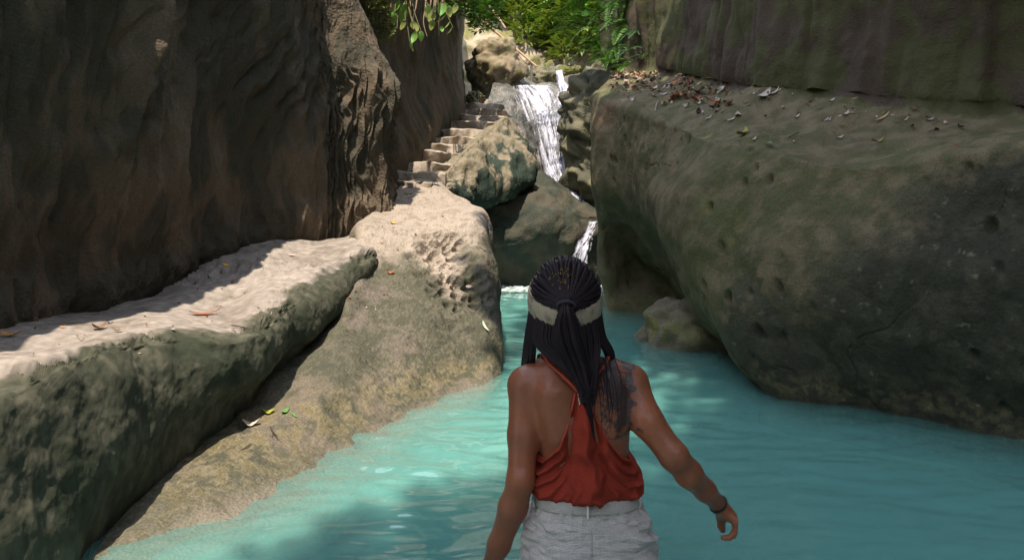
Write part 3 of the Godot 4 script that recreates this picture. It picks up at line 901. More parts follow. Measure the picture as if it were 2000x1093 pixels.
func make_rail() -> void:
	var bamboo := plain("weathered_bamboo", Color(0.36, 0.22, 0.12), 0.6)
	var o := thing("bamboo_handrail", "weathered bamboo handrail slanting down the leafy bank above the stairs", "handrail", at(1000, 110, 12.6))
	var a := [at(930, 30, 12.9), at(968, 62, 12.8), at(1002, 90, 12.7), at(1048, 130, 12.5)]
	for i in 4: a[i] -= o.position
	mesh_node("rail", join([tube(a, [0.018, 0.018, 0.017, 0.016], 8, 5)]), bamboo, o)
	var grey := plain("post_wood", Color(0.2, 0.19, 0.17), 0.8)
	for q in [[1003, 86, 12.68, 0.75], [1038, 116, 12.55, 0.7]]:
		var t := at(q[0], q[1], q[2]) - o.position
		mesh_node("post", join([tube([t, t + Vector3(0, -q[3] * 0.5, -0.05), t + Vector3(0.01, -q[3], -0.1)], [0.02, 0.02, 0.022], 8, 2)]), grey, o)
	var st := thing("broken_branch", "short bare branch hanging in the leaves above the bamboo rail", "branch", at(975, 40, 12.8))
	mesh_node("stem", join([tube([at(955, 12, 12.9) - st.position, at(970, 30, 12.8) - st.position, at(987, 55, 12.7) - st.position], [0.016, 0.022, 0.018], 7, 4)]), plain("bark", Color(0.3, 0.2, 0.14)), st)

func leaf_quad(l: float, w: float) -> ArrayMesh:
	# a pointed leaf folded a little along its rib; stem at the origin, tip along -z
	var p := PackedVector3Array([Vector3(0, 0, 0), Vector3(-w * 0.5, 0.06 * l, -l * 0.4), Vector3(0, 0, -l * 0.45), Vector3(w * 0.5, 0.06 * l, -l * 0.4), Vector3(0, -0.08 * l, -l)])
	var st := SurfaceTool.new()
	st.begin(Mesh.PRIMITIVE_TRIANGLES)
	for k in [0, 1, 2, 0, 2, 3, 1, 4, 2, 2, 4, 3]: st.add_vertex(p[k])
	st.generate_normals()
	return st.commit()

func leaf_mat(called: String, lin: Color, back := 0.35) -> StandardMaterial3D:
	var m := plain(called, lin, 0.5, 0.4)
	m.cull_mode = BaseMaterial3D.CULL_DISABLED
	m.backlight_enabled = true
	m.backlight = Color(back, back, back * 0.6)
	m.vertex_color_use_as_albedo = true
	return m

# unseen tree added to shade the pool: trunk, limbs, crown of leaves in clumps
func added_shade_tree(base: Vector3, clumps: Array, seed_: int, per: int, label: String) -> void:
	var r := RandomNumberGenerator.new()
	r.seed = seed_
	var o := thing("added_shade_tree", label, "tree", base)
	var top: Vector3 = clumps[0][0] - base
	var wood := []
	wood.append(tube([Vector3(0, -0.5, 0), top * Vector3(0.1, 0.4, 0.1), top * Vector3(0.45, 0.75, 0.45), top], [0.28, 0.24, 0.18, 0.1], 9, 5))
	for c in clumps:
		var e: Vector3 = c[0] - base
		var s := top * Vector3(0.45, 0.75, 0.45)
		wood.append(tube([s, s.lerp(e, 0.5) + Vector3(0, 0.4, 0), e], [0.1, 0.07, 0.03], 6, 4))
	mesh_node("trunk", join(wood), plain("bark", Color(0.12, 0.09, 0.06)), o)
	var mm := MultiMesh.new()
	mm.transform_format = MultiMesh.TRANSFORM_3D
	mm.use_colors = true
	mm.mesh = leaf_quad(0.26, 0.13)
	mm.instance_count = clumps.size() * per
	var k := 0
	for c in clumps:
		for i in per:
			var d := Vector3(r.randfn(), r.randfn(), r.randfn()).normalized() * pow(r.randf(), 0.45)
			var pos: Vector3 = c[0] - base + d * c[1]
			var b := Basis.from_euler(Vector3(r.randf_range(-0.9, 0.5), r.randf() * TAU, r.randf_range(-0.6, 0.6))).scaled(Vector3.ONE * r.randf_range(0.7, 1.35))
			mm.set_instance_transform(k, Transform3D(b, pos))
			var g := r.randf()
			mm.set_instance_color(k, Color(0.8 + 0.6 * g, 0.9 + 0.3 * g, 0.9))
			k += 1
	var crown := MultiMeshInstance3D.new()
	crown.name = "crown"
	crown.multimesh = mm
	crown.material_override = leaf_mat("canopy_leaf", Color(0.055, 0.105, 0.025), 0.4)
	crown.set_meta("kind", "stuff")
	o.add_child(crown)

func make_surroundings() -> void:
	var a := []
	var b := []
	var r := RandomNumberGenerator.new()
	r.seed = 5
	for i in 38:
		a.append([Vector3(r.randf_range(-0.1, 5.6), r.randf_range(8.0, 10.5), r.randf_range(-4.4, 1.0)), Vector3(1.4, 0.9, 1.4) * r.randf_range(0.8, 1.2)])
	for i in 30:
		b.append([Vector3(r.randf_range(-0.8, 5.0), r.randf_range(8.0, 10.5), r.randf_range(0.6, 5.0)), Vector3(1.4, 0.9, 1.4) * r.randf_range(0.8, 1.2)])
	added_shade_tree(Vector3(6.6, 3.0, -1.5), a, 3, 900, "unseen broad leafy tree added above the right rock wall to shade the pool")
	added_shade_tree(Vector3(6.0, 3.0, 4.0), b, 4, 900, "second unseen leafy tree added behind the wading woman to block the sun")
	# unseen wall added behind the camera so light falls only from above
	var cols := []
	for e in [Vector3(-2.0, 0, -0.2), Vector3(-2.3, 0, 1.5), Vector3(-2.2, 0, 4.0), Vector3(-1.0, 0, 6.6), Vector3(1.5, 0, 7.4), Vector3(3.6, 0, 6.2), Vector3(4.2, 0, 3.6), Vector3(4.0, 0, 2.0)]:
		var d: Vector3 = (e - Vector3(0.8, 0, 2.0)).normalized()
		cols.append([e + Vector3(0, -1.0, 0), e + Vector3(0, 0.6, 0) + d * 0.1, e + Vector3(0, 2.0, 0) - d * 0.2, e + Vector3(0, 4.0, 0) + d * 0.2, e + Vector3(0, 5.6, 0) + d * 1.6])
	structure("added_wall_behind", patch(turned(cols), [12, 14, 16, 16, 16, 14, 10], [12, 14, 14, 12], func(p, n, s, t): return N.a.get_noise_3d(p.x * 0.8, p.y * 0.8, p.z * 0.8) * 0.4, back_tint), M.rock, "unseen dark canyon wall added behind the camera to cut low sky light")

# one fern frond: arching midrib with paired leaflets, stem at the origin, growing along -z
func frond_mesh(l: float, droop: float, pairs: int, width: float, seed_: int) -> ArrayMesh:
	var r := RandomNumberGenerator.new()
	r.seed = seed_
	var st := SurfaceTool.new()
	st.begin(Mesh.PRIMITIVE_TRIANGLES)
	var pts := []
	for i in pairs + 3:
		var f := float(i) / (pairs + 2)
		pts.append(Vector3(0.03 * l * sin(f * 3.0 + seed_), l * (0.35 * f - droop * f * f), -l * f))
	for i in range(1, pairs + 2):
		var f := float(i) / (pairs + 2)
		var dir: Vector3 = (pts[i + 1] - pts[i]).normalized()
		var w := width * l * pow(sin(PI * clampf(f * 0.92 + 0.08, 0.0, 1.0)), 0.7) * (1.0 if f < 0.5 else 1.0 - (f - 0.5) * 0.7)
		for s in [-1.0, 1.0]:
			var side: Vector3 = (Vector3.RIGHT * s + dir * 0.35 + Vector3.DOWN * r.randf_range(0.05, 0.35)).normalized()
			var a: Vector3 = pts[i]
			var tip := a + side * w
			var h := dir * l / pairs * 0.42
			st.set_color(Color(1, 1, 1) * r.randf_range(0.8, 1.25))
			st.add_vertex(a - h * 0.6); st.add_vertex(a + side * w * 0.5 + h); st.add_vertex(tip)
			st.add_vertex(a - h * 0.6); st.add_vertex(tip); st.add_vertex(a + side * w * 0.45 - h)
	for i in pairs + 2:
		var a: Vector3 = pts[i]
		var b: Vector3 = pts[i + 1]
		var t := Vector3(0.006 * l, 0, 0)
		st.set_color(Color(0.8, 0.6, 0.5))
		st.add_vertex(a - t); st.add_vertex(a + t); st.add_vertex(b)
	st.generate_normals()
	return st.commit()

func bush_mesh(h: float, leaves: int, l: float, w: float, seed_: int, upright := 0.6) -> ArrayMesh:
	var r := RandomNumberGenerator.new()
	r.seed = seed_
	var st := SurfaceTool.new()
	st.begin(Mesh.PRIMITIVE_TRIANGLES)
	for k in leaves:
		var a := r.randf() * TAU
		var q := sqrt(r.randf())
		var y := h * r.randf()
		var c := Vector3(cos(a) * q * h * 0.6, y, sin(a) * q * h * 0.6)
		var d := Vector3(cos(a + r.randfn() * 0.7), r.randf_range(-0.4, upright), sin(a + r.randfn() * 0.7)).normalized()
		var s := d.cross(Vector3.UP).normalized()
		var ll := l * r.randf_range(0.6, 1.3)
		var g := r.randf_range(0.7, 1.3)
		st.set_color(Color(g * r.randf_range(0.85, 1.2), g, g))
		var m := c + d * ll * 0.45 + Vector3(0, ll * 0.08, 0)
		var e := c + d * ll - Vector3(0, ll * 0.12, 0)
		st.add_vertex(c); st.add_vertex(m + s * w * ll); st.add_vertex(e)
		st.add_vertex(c); st.add_vertex(e); st.add_vertex(m - s * w * ll)
	st.generate_normals()
	return st.commit()

func fern(where: Vector3, label: String, group: String, fronds: int, dirs: Vector2, size: float, mat: Material, seed_: int) -> void:
	var r := RandomNumberGenerator.new()
	r.seed = seed_
	var o := thing("fern", label, "fern", where, group)
	for i in fronds:
		var f := mesh_node("frond", M.fronds[r.randi() % M.fronds.size()], mat, o)
		f.rotation = Vector3(r.randf_range(-0.35, 0.45), lerpf(dirs.x, dirs.y, (i + r.randf()) / fronds), r.randf_range(-0.4, 0.4))
		f.scale = Vector3.ONE * size * r.randf_range(0.7, 1.2)

func make_plants() -> void:
	M.fronds = []
	for k in 4: M.fronds.append(frond_mesh(1.0, [0.45, 0.7, 0.9, 0.6][k], 18 + k * 2, [0.17, 0.2, 0.15, 0.22][k], 90 + k))
	var green := leaf_mat("fern_green", Color(0.085, 0.21, 0.03), 0.6)
	var dark := leaf_mat("fern_dark", Color(0.045, 0.115, 0.03), 0.4)
	var lime := leaf_mat("grass_green", Color(0.145, 0.205, 0.04), 0.7)
	var olive := leaf_mat("olive_leaf", Color(0.13, 0.155, 0.045), 0.4)
	# ferns hanging from the end of the right wall, above the waterfall
	for k in [[1120, 10, 9.9, 0.62], [1150, -20, 9.7, 0.7], [1180, 20, 9.6, 0.62], [1110, 60, 10.0, 0.5], [1150, 55, 9.7, 0.55], [1195, 60, 9.4, 0.5], [1135, 100, 9.8, 0.42], [1100, -30, 10.4, 0.7], [1215, -10, 9.3, 0.6], [1175, 105, 9.3, 0.36]]:
		fern(at(k[0] + 30, k[1] - 12, k[2]), "lush green fern hanging from the right rock end " + ("over the bank" if k[0] < 1125 else "high against the dark wall" if k[1] < 30 else "low above the shelf"), "ferns above the waterfall, " + ("over the bank" if k[0] < 1125 else "high" if k[1] < 30 else "low"), 9, Vector2(0.0, TAU * 0.62), k[3], green, int(k[0] * 3 + k[1]))
	for k in [[1190, 122, 8.45, 0.26], [1222, 96, 8.6, 0.28], [1240, 60, 8.75, 0.26], [1212, 130, 8.3, 0.2], [1248, 110, 8.5, 0.2]]:
		fern(at(k[0] + 10, k[1], k[2]), "small dark fern at the leafy end of the right rock shelf", "small ferns on the right shelf", 7, Vector2(0.2, TAU * 0.6), k[3], green if k[0] < 1215 else dark, int(k[0] * 5 + k[1]))
	# the bank behind the falls
	var kinds := [[bush_mesh(0.42, 190, 0.16, 0.22, 1), lime, "yellow green leafy bush"], [bush_mesh(0.35, 150, 0.22, 0.10, 2, 0.9), lime, "tuft of pale yellow green grass"], [bush_mesh(0.5, 220, 0.15, 0.26, 3), green, "fresh green leafy bush"], [bush_mesh(0.4, 170, 0.18, 0.14, 4), olive, "dull olive leafy bush"]]
	var r := RandomNumberGenerator.new()
	r.seed = 77
	for i in 84:
		var v := r.randf_range(-120, 112)
		var u := r.randf_range(935, 1215)
		if v > 70 and u < 1010: continue
		var k: Array = kinds[[0, 0, 1, 1, 2, 3][r.randi() % 6] if u > 985 else [2, 2, 3, 0][r.randi() % 4]]
		var hit := on("hill", u, v)
		if hit.is_empty(): continue
		var zone := " high on the bank" if v < -40 else " beside the bamboo handrail" if u < 1010 else " above the boulders that split the waterfall" if u < 1085 else " behind the hanging ferns"
		var o := thing("bank_plant", k[2] + zone, "plant", hit[0] - Vector3(0, 0.06, 0), k[2] + zone)
		mesh_node("foliage", k[0], k[1], o)
		o.rotation.y = r.randf() * TAU
		o.scale = Vector3.ONE * r.randf_range(0.8, 1.5)
	# leafy growth on the rim of the shadowed wall
	for k in [[716, 6, 6.7, 0.5], [738, 40, 6.85, 0.36], [752, 70, 6.95, 0.25], [905, 10, 10.0, 0.8], [935, 20, 10.6, 0.9], [945, 48, 10.8, 0.6], [880, -12, 9.6, 0.7], [760, -10, 7.4, 0.6]]:
		var o := thing("rim_plant", "dense green plant tufted on the rim of the shadowed wall", "plant", at(k[0], k[1] + 12, k[2]), "tufts on the shadowed rim")
		mesh_node("foliage", kinds[2][0], green if k[0] > 890 else olive, o)
		o.scale = Vector3.ONE * k[3]
		o.rotation.y = k[0]
	var vines := [
		["vine", "broad leaved vine with big oval leaves drooping over the shadowed wall", [[782, 2, 7.3, 0.17], [794, 8, 7.25, 0.2], [805, 44, 7.2, 0.14], [792, 40, 7.25, 0.12], [775, 55, 7.2, 0.11], [812, 64, 7.25, 0.12], [800, 82, 7.3, 0.09], [822, 60, 7.3, 0.10], [770, 24, 7.2, 0.12], [838, 10, 7.5, 0.13]]],
		["vine", "pale leaved creeper hanging from the rim nearest the sunlit boulders", [[848, 26, 8.4, 0.16], [855, 12, 8.4, 0.17], [846, 38, 8.35, 0.13], [866, 4, 8.5, 0.18], [872, 30, 8.5, 0.12], [880, 44, 8.5, 0.11], [885, 54, 8.55, 0.10], [862, 52, 8.5, 0.09], [892, 8, 8.7, 0.13], [876, 12, 8.6, 0.14]]]]
	for v in vines:
		var first: Array = v[2][0]
		var o := thing(v[0], v[1], "vine", at(first[0], first[1] - 20, first[2] + 0.15))
		var leaf := broad_leaf(1.0, 0.56, 0.25, 0)
		var stem := []
		for q in v[2]:
			var b := mesh_node("leaf", leaf, green, o)
			b.position = at(q[0], q[1], q[2]) - o.position
			b.rotation = Vector3(r.randf_range(-1.3, -0.5), r.randf_range(-0.5, 3.6), r.randf_range(-0.4, 0.4))
			b.scale = Vector3.ONE * q[3]
			stem.append(tube([Vector3(0.2 * (b.position.x), 0.25, -0.1), b.position.lerp(Vector3(0, 0.2, -0.05), 0.4), b.position], [0.006, 0.005, 0.003], 5, 4))
		mesh_node("stems", join(stem), plain("vine_stem", Color(0.14, 0.12, 0.05)), o)
	# roots hanging off the same rim
	for k in 9:
		var u := 765.0 + k * 12.5 + r.randf_range(-4, 4)
		var d := 7.45 + k * 0.13
		var o := thing("hanging_root", "thin pale root hanging down the rim of the shadowed wall", "root", at(u, 0, d), "roots hanging down the rim")
		var l := r.randf_range(0.12, 0.42)
		mesh_node("strand", join([tube([Vector3(0, 0.5, -0.05), Vector3(0.01, 0, 0), Vector3(r.randf_range(-0.03, 0.03), -l * 0.6, 0.01), Vector3(r.randf_range(-0.04, 0.04), -l, 0)], [0.012, 0.009, 0.006, 0.003], 5, 4)]), plain("root", Color(0.34, 0.24, 0.16)), o)

# a broad leaf, midrib along -z from the origin, cupped and curled
func broad_leaf(l: float, w: float, curl: float, ragged: int) -> ArrayMesh:
	var nu := 7
	var nv := 12
	var p := PackedVector3Array()
	var r := RandomNumberGenerator.new()
	r.seed = ragged + 1
	for j in nv:
		var f := float(j) / (nv - 1)
		var ww := w * 0.5 * pow(sin(PI * clampf(pow(f, 0.75), 0.0, 1.0)), 0.8)
		if ragged: ww *= r.randf_range(0.7, 1.1)
		for i in nu:
			var e := 2.0 * i / (nu - 1) - 1.0
			p.append(Vector3(e * ww, l * (0.12 * absf(e) * w + curl * (f - 0.5) * (f - 0.5) * 1.6) + (0.02 * l * sin(f * 9.0 + e * 3.0 + ragged) if ragged else 0.0), -l * f))
	p.reverse()
	return grid_mesh(p, grid_normals(p, nu, nv), nu, nv)

func lay(called: String, label: String, group: String, mesh: Mesh, mat: Material, surface_: String, u: float, v: float, len_m: float, turn: float, lift := 0.006) -> void:
	var hit := on(surface_, u, v)
	if hit.is_empty():
		print("no ground at ", u, " ", v)
		return
	var o := mesh_node(called, mesh, mat)
	var up: Vector3 = hit[1].lerp(Vector3.UP, 0.15).normalized()
	var fwd := Vector3(sin(turn), 0, -cos(turn))
	fwd = (fwd - up * fwd.dot(up)).normalized()
	o.basis = Basis(fwd.cross(up).normalized(), up, -fwd).scaled_local(Vector3.ONE * len_m)
	o.position = hit[0] + up * lift - fwd * len_m * 0.5
	tag(o, label, "twig" if "twig" in called else "leaf", group)

func make_leaves() -> void:
	var shapes := [broad_leaf(1.0, 0.5, 0.5, 0), broad_leaf(1.0, 0.22, 0.35, 0), broad_leaf(1.0, 0.62, 0.8, 4), broad_leaf(1.0, 0.34, 0.6, 7)]
	var twig := join([tube([Vector3(0, 0, 0), Vector3(0.03, 0.04, -0.35), Vector3(-0.03, 0.02, -0.7), Vector3(0.02, 0.05, -1.0)], [0.03, 0.028, 0.022, 0.01], 6, 3), tube([Vector3(0.0, 0.03, -0.5), Vector3(0.1, 0.08, -0.65), Vector3(0.15, 0.05, -0.8)], [0.018, 0.014, 0.006], 5, 3)])
	var cols := {"tan": Color(0.42, 0.28, 0.14), "pale": Color(0.46, 0.38, 0.33), "red": Color(0.27, 0.085, 0.04), "brown": Color(0.17, 0.095, 0.055), "yellow": Color(0.65, 0.36, 0.02), "olive": Color(0.24, 0.24, 0.03), "green": Color(0.07, 0.2, 0.04), "mint": Color(0.42, 0.5, 0.36), "dark": Color(0.05, 0.035, 0.025), "orange": Color(0.5, 0.22, 0.05)}
	var lm := {}
	for k in cols:
		lm[k] = plain("dry_leaf_" + k, cols[k], 0.7)
		lm[k].cull_mode = BaseMaterial3D.CULL_DISABLED
	var rs := "fallen leaves on the right shelf"
	for q in [
		["fallen_leaf", "long pale tan leaf lying alone on the right rock shelf", "", 1, "tan", "right", 1725, 232, 0.15, 1.35],
		["fallen_leaf", "broad whitish green leaf at the lip of the right shelf", "", 2, "mint", "right", 1503, 287, 0.085, 0.4],
		["fallen_leaf", "curled yellow green leaf hanging over the lip of the right shelf", "", 3, "olive", "right", 1455, 262, 0.19, 0.75],
		["fallen_leaf", "crumpled olive leaf beside the long tan leaf on the right shelf", "", 2, "olive", "right", 1718, 278, 0.085, 1.7],
		["fallen_leaf", "dull pink pointed leaf pair on the right shelf", rs, 0, "pale", "right", 1495, 188, 0.16, 1.0],
		["fallen_leaf", "dull pink pointed leaf pair on the right shelf", rs, 3, "pale", "right", 1512, 183, 0.13, 1.3],
		["fallen_leaf", "red brown crumpled leaf on the right shelf", rs, 2, "red", "right", 1360, 196, 0.12, 0.9],
		["fallen_leaf", "red brown crumpled leaf on the right shelf", rs, 2, "red", "right", 1425, 205, 0.08, 0.2],
		["fallen_leaf", "red brown crumpled leaf on the right shelf", rs, 3, "red", "right", 1265, 168, 0.12, 1.2],
		["fallen_leaf", "red brown crumpled leaf on the right shelf", rs, 2, "red", "right", 1322, 190, 0.13, 0.5],
		["fallen_leaf", "faded mauve leaf on the right shelf", rs, 0, "pale", "right", 1442, 226, 0.10, 0.3],
		["fallen_leaf", "faded mauve leaf on the right shelf", rs, 3, "pale", "right", 1430, 234, 0.08, 1.4],
		["fallen_leaf", "faded mauve leaf on the right shelf", rs, 3, "pale", "right", 1385, 232, 0.08, 1.4],
		["fallen_leaf", "faded mauve leaf on the right shelf", rs, 0, "pale", "right", 1306, 166, 0.10, 1.2],
		["fallen_leaf", "faded mauve leaf on the right shelf", rs, 0, "pale", "right", 1278, 174, 0.14, 0.9],
		["fallen_leaf", "faded mauve leaf on the right shelf", rs, 1, "pale", "right", 1557, 228, 0.10, 0.8],
		["fallen_leaf", "faded mauve leaf on the right shelf", rs, 3, "pale", "right", 1652, 225, 0.09, 0.9],
		["fallen_leaf", "faded mauve leaf on the right shelf", rs, 0, "pale", "right", 1815, 234, 0.06, 1.5],
		["fallen_leaf", "faded mauve leaf on the right shelf", rs, 0, "pale", "right", 1625, 196, 0.06, 1.2],
		["fallen_leaf", "faded mauve leaf on the right shelf", rs, 3, "pale", "right", 1640, 270, 0.07, 1.2],
		["fallen_leaf", "faded mauve leaf on the right shelf", rs, 3, "pale", "right", 1550, 278, 0.04, 0.5],
		["fallen_leaf", "faded mauve leaf on the right shelf", rs, 1, "pale", "right", 1615, 234, 0.06, 1.0],
		["fallen_leaf", "faded mauve leaf on the right shelf", rs, 1, "pale", "right", 1475, 272, 0.08, 0.6],
		["fallen_leaf", "faded mauve leaf on the right shelf", rs, 1, "pale", "right", 1770, 235, 0.06, 0.9],
		["twig", "pale bare twig at the lip of the right shelf", "", -1, "pale", "right", 1282, 208, 0.16, 0.7],
		["twig", "dark twig tangle on the right shelf near its lip", "", -1, "dark", "right", 1552, 264, 0.13, 1.0],
		["twig", "thin dark twig lying on the right shelf", "twigs on the right shelf", -1, "dark", "right", 1825, 256, 0.08, 1.4],
		["twig", "thin dark twig lying on the right shelf", "twigs on the right shelf", -1, "brown", "right", 1495, 170, 0.16, 0.9],
		["twig", "thin dark twig lying on the right shelf", "twigs on the right shelf", -1, "brown", "right", 1385, 152, 0.18, 0.7],
		["twig", "thin dark twig lying on the right shelf", "twigs on the right shelf", -1, "brown", "right", 1830, 240, 0.09, 0.9],
		["twig", "thin dark twig lying on the right shelf", "twigs on the right shelf", -1, "brown", "right", 1580, 200, 0.12, 1.0],
		["fallen_leaf", "bright yellow leaf on the rubbly step of the stone path", "", 0, "yellow", "ledge", 440, 518, 0.055, 1.2],
		["fallen_leaf", "long curled red brown leaf on the pale stone path", "", 1, "red", "ledge", 400, 615, 0.16, 1.15],
		["fallen_leaf", "crumpled brown leaf on the pale path below the dark wall", "", 2, "brown", "ledge", 195, 642, 0.075, 0.5],
		["fallen_leaf", "flat orange brown leaf at the foot of the dark wall", "", 0, "orange", "ledge", 22, 656, 0.09, 1.4],
		["fallen_leaf", "tiny orange leaf on the pale path", "", 0, "orange", "ledge", 122, 640, 0.03, 1.0],
		["fallen_leaf", "small dry brown leaf scrap on the stone path", "scraps on the path", 3, "brown", "ledge", 230, 648, 0.06, 1.2],
		["fallen_leaf", "small dry brown leaf scrap on the stone path", "scraps on the path", 3, "brown", "ledge", 350, 592, 0.04, 1.0],
		["fallen_leaf", "small dry brown leaf scrap on the stone path", "scraps on the path", 3, "brown", "ledge", 478, 572, 0.05, 1.0],
		["fallen_leaf", "small dry brown leaf scrap on the stone path", "scraps on the path", 3, "pale", "ledge", 570, 500, 0.06, 1.3],
		["fallen_leaf", "small dry brown leaf scrap on the stone path", "scraps on the path", 3, "brown", "ledge", 250, 632, 0.03, 0.6],
		["twig", "dark curved twig on the crumbling lip of the path", "", -1, "dark", "ledge", 470, 640, 0.10, 1.5],
		["fallen_leaf", "golden leaf on the pale top of the stream boulder", "", 2, "yellow", "boulder", 768, 436, 0.06, 1.3],
		["fallen_leaf", "lime green leaf on the path leading to the carved stairs", "", 1, "olive", "boulder", 798, 380, 0.12, 1.4],
		["fallen_leaf", "round mustard yellow leaf low on the stream boulder", "", 2, "olive", "boulder", 524, 806, 0.065, 1.1],
		["fallen_leaf", "glossy green leaf low on the stream boulder", "green leaves on the boulder", 0, "green", "boulder", 558, 804, 0.055, 0.5],
		["fallen_leaf", "glossy green leaf low on the stream boulder", "green leaves on the boulder", 1, "green", "boulder", 574, 812, 0.055, 2.3],
		["fallen_leaf", "pale brown folded leaf low on the stream boulder", "", 2, "pale", "boulder", 492, 832, 0.085, 1.3],
		["twig", "dark twig on the stream boulder below the pale folded leaf", "", -1, "dark", "boulder", 482, 872, 0.075, 0.4],
		["twig", "forked dark twig on the stream boulder below the green leaves", "", -1, "dark", "boulder", 535, 848, 0.13, 2.6],
		["fallen_leaf", "reddish crumpled leaf high on the stream boulder", "", 2, "red", "boulder", 762, 533, 0.06, 1.6],
		["fallen_leaf", "slim pale green leaf on the boulder edge above the water", "", 1, "mint", "boulder", 946, 640, 0.11, 2.4],
		["fallen_leaf", "dusty pink leaf below the pits of the stream boulder", "", 0, "pale", "boulder", 912, 562, 0.08, 1.3]]:
		lay(q[0], q[1], q[2], twig if q[3] < 0 else shapes[q[3]], lm[q[4]], q[5], q[6], q[7], q[8] * 0.85, q[9], 0.004)
	# the drift of litter at the leafy end of the shelf, too dense to count
	var r := RandomNumberGenerator.new()
	r.seed = 31
	var parts := []
	var pc := []
	var base := []
	for s in 4:
		var arr: Array = shapes[s].surface_get_arrays(0)
		base.append([arr[Mesh.ARRAY_VERTEX], arr[Mesh.ARRAY_NORMAL], arr[Mesh.ARRAY_INDEX]])
	for i in 520:
		var f := r.randf()
		var u := 1195.0 + pow(f, 1.5) * 230.0 if i < 400 else r.randf_range(1200, 1900)
		var v := 140.0 + (u - 1195.0) * 0.22 + r.randfn() * 20.0 if i < 400 else 150.0 + (u - 1200.0) * 0.12 + r.randfn() * 32.0
		var hit := on("right", u, v)
		if hit.is_empty() or hit[1].y < 0.62: continue
		var up: Vector3 = (hit[1] + Vector3(r.randfn(), r.randfn(), r.randfn()) * 0.22).normalized()
		var t := r.randf() * TAU
		var fwd := Vector3(sin(t), 0, -cos(t))
		fwd = (fwd - up * fwd.dot(up)).normalized()
		var b := Basis(fwd.cross(up).normalized(), up, -fwd)
		var size := r.randf_range(0.025, 0.085) * (1.0 if i < 400 else 0.6)
		var s: Array = base[r.randi() % 4]
		var p := PackedVector3Array()
		var n := PackedVector3Array()
		for k in s[0].size():
			p.append(hit[0] + up * 0.006 + b * (s[0][k] * size))
			n.append(b * s[1][k])
		parts.append([p, n, s[2].duplicate()])
		pc.append(cols[["pale", "brown", "red", "brown", "pale", "brown", "dark", "tan"][r.randi() % 8]] * r.randf_range(0.7, 1.1))
	var lit := plain("leaf_litter", Color(1, 1, 1), 0.8)
	lit.vertex_color_use_as_albedo = true
	lit.cull_mode = BaseMaterial3D.CULL_DISABLED
	tag(mesh_node("leaf_litter", join(parts, pc), lit), "drift of dry brown leaf litter on the right rock shelf", "leaf litter", "", "stuff")
	# crumbs of leaf, grit and twig trodden into the path
	parts = []
	pc = []
	for i in 420:
		var where: String = ["ledge", "ledge", "boulder"][i % 3]
		var u := r.randf_range(0, 720) if where == "ledge" else r.randf_range(480, 930)
		var v := r.randf_range(425, 720) if where == "ledge" else r.randf_range(400, 640)
		var hit := on(where, u, v)
		if hit.is_empty() or hit[1].y < 0.6: continue
		if where == "ledge" and r.randf() < 0.6 and hit[0].x > -1.5: continue
		var up: Vector3 = (hit[1] + Vector3(r.randfn(), r.randfn(), r.randfn()) * 0.25).normalized()
		var t := r.randf() * TAU
		var fwd := Vector3(sin(t), 0, -cos(t))
		fwd = (fwd - up * fwd.dot(up)).normalized()
		var b := Basis(fwd.cross(up).normalized(), up, -fwd)
		var size := r.randf_range(0.006, 0.026)
		var s: Array = base[1 + r.randi() % 3]
		var p := PackedVector3Array()
		var n := PackedVector3Array()
		for k in s[0].size():
			p.append(hit[0] + up * 0.003 + b * (s[0][k] * size))
			n.append(b * s[1][k])
		parts.append([p, n, s[2].duplicate()])
		pc.append(cols[["brown", "dark", "red", "brown", "pale"][r.randi() % 5]] * r.randf_range(0.6, 1.0))
	tag(mesh_node("path_grit", join(parts, pc), lit), "crumbs of dry leaf and grit scattered over the stone path", "grit", "", "stuff")

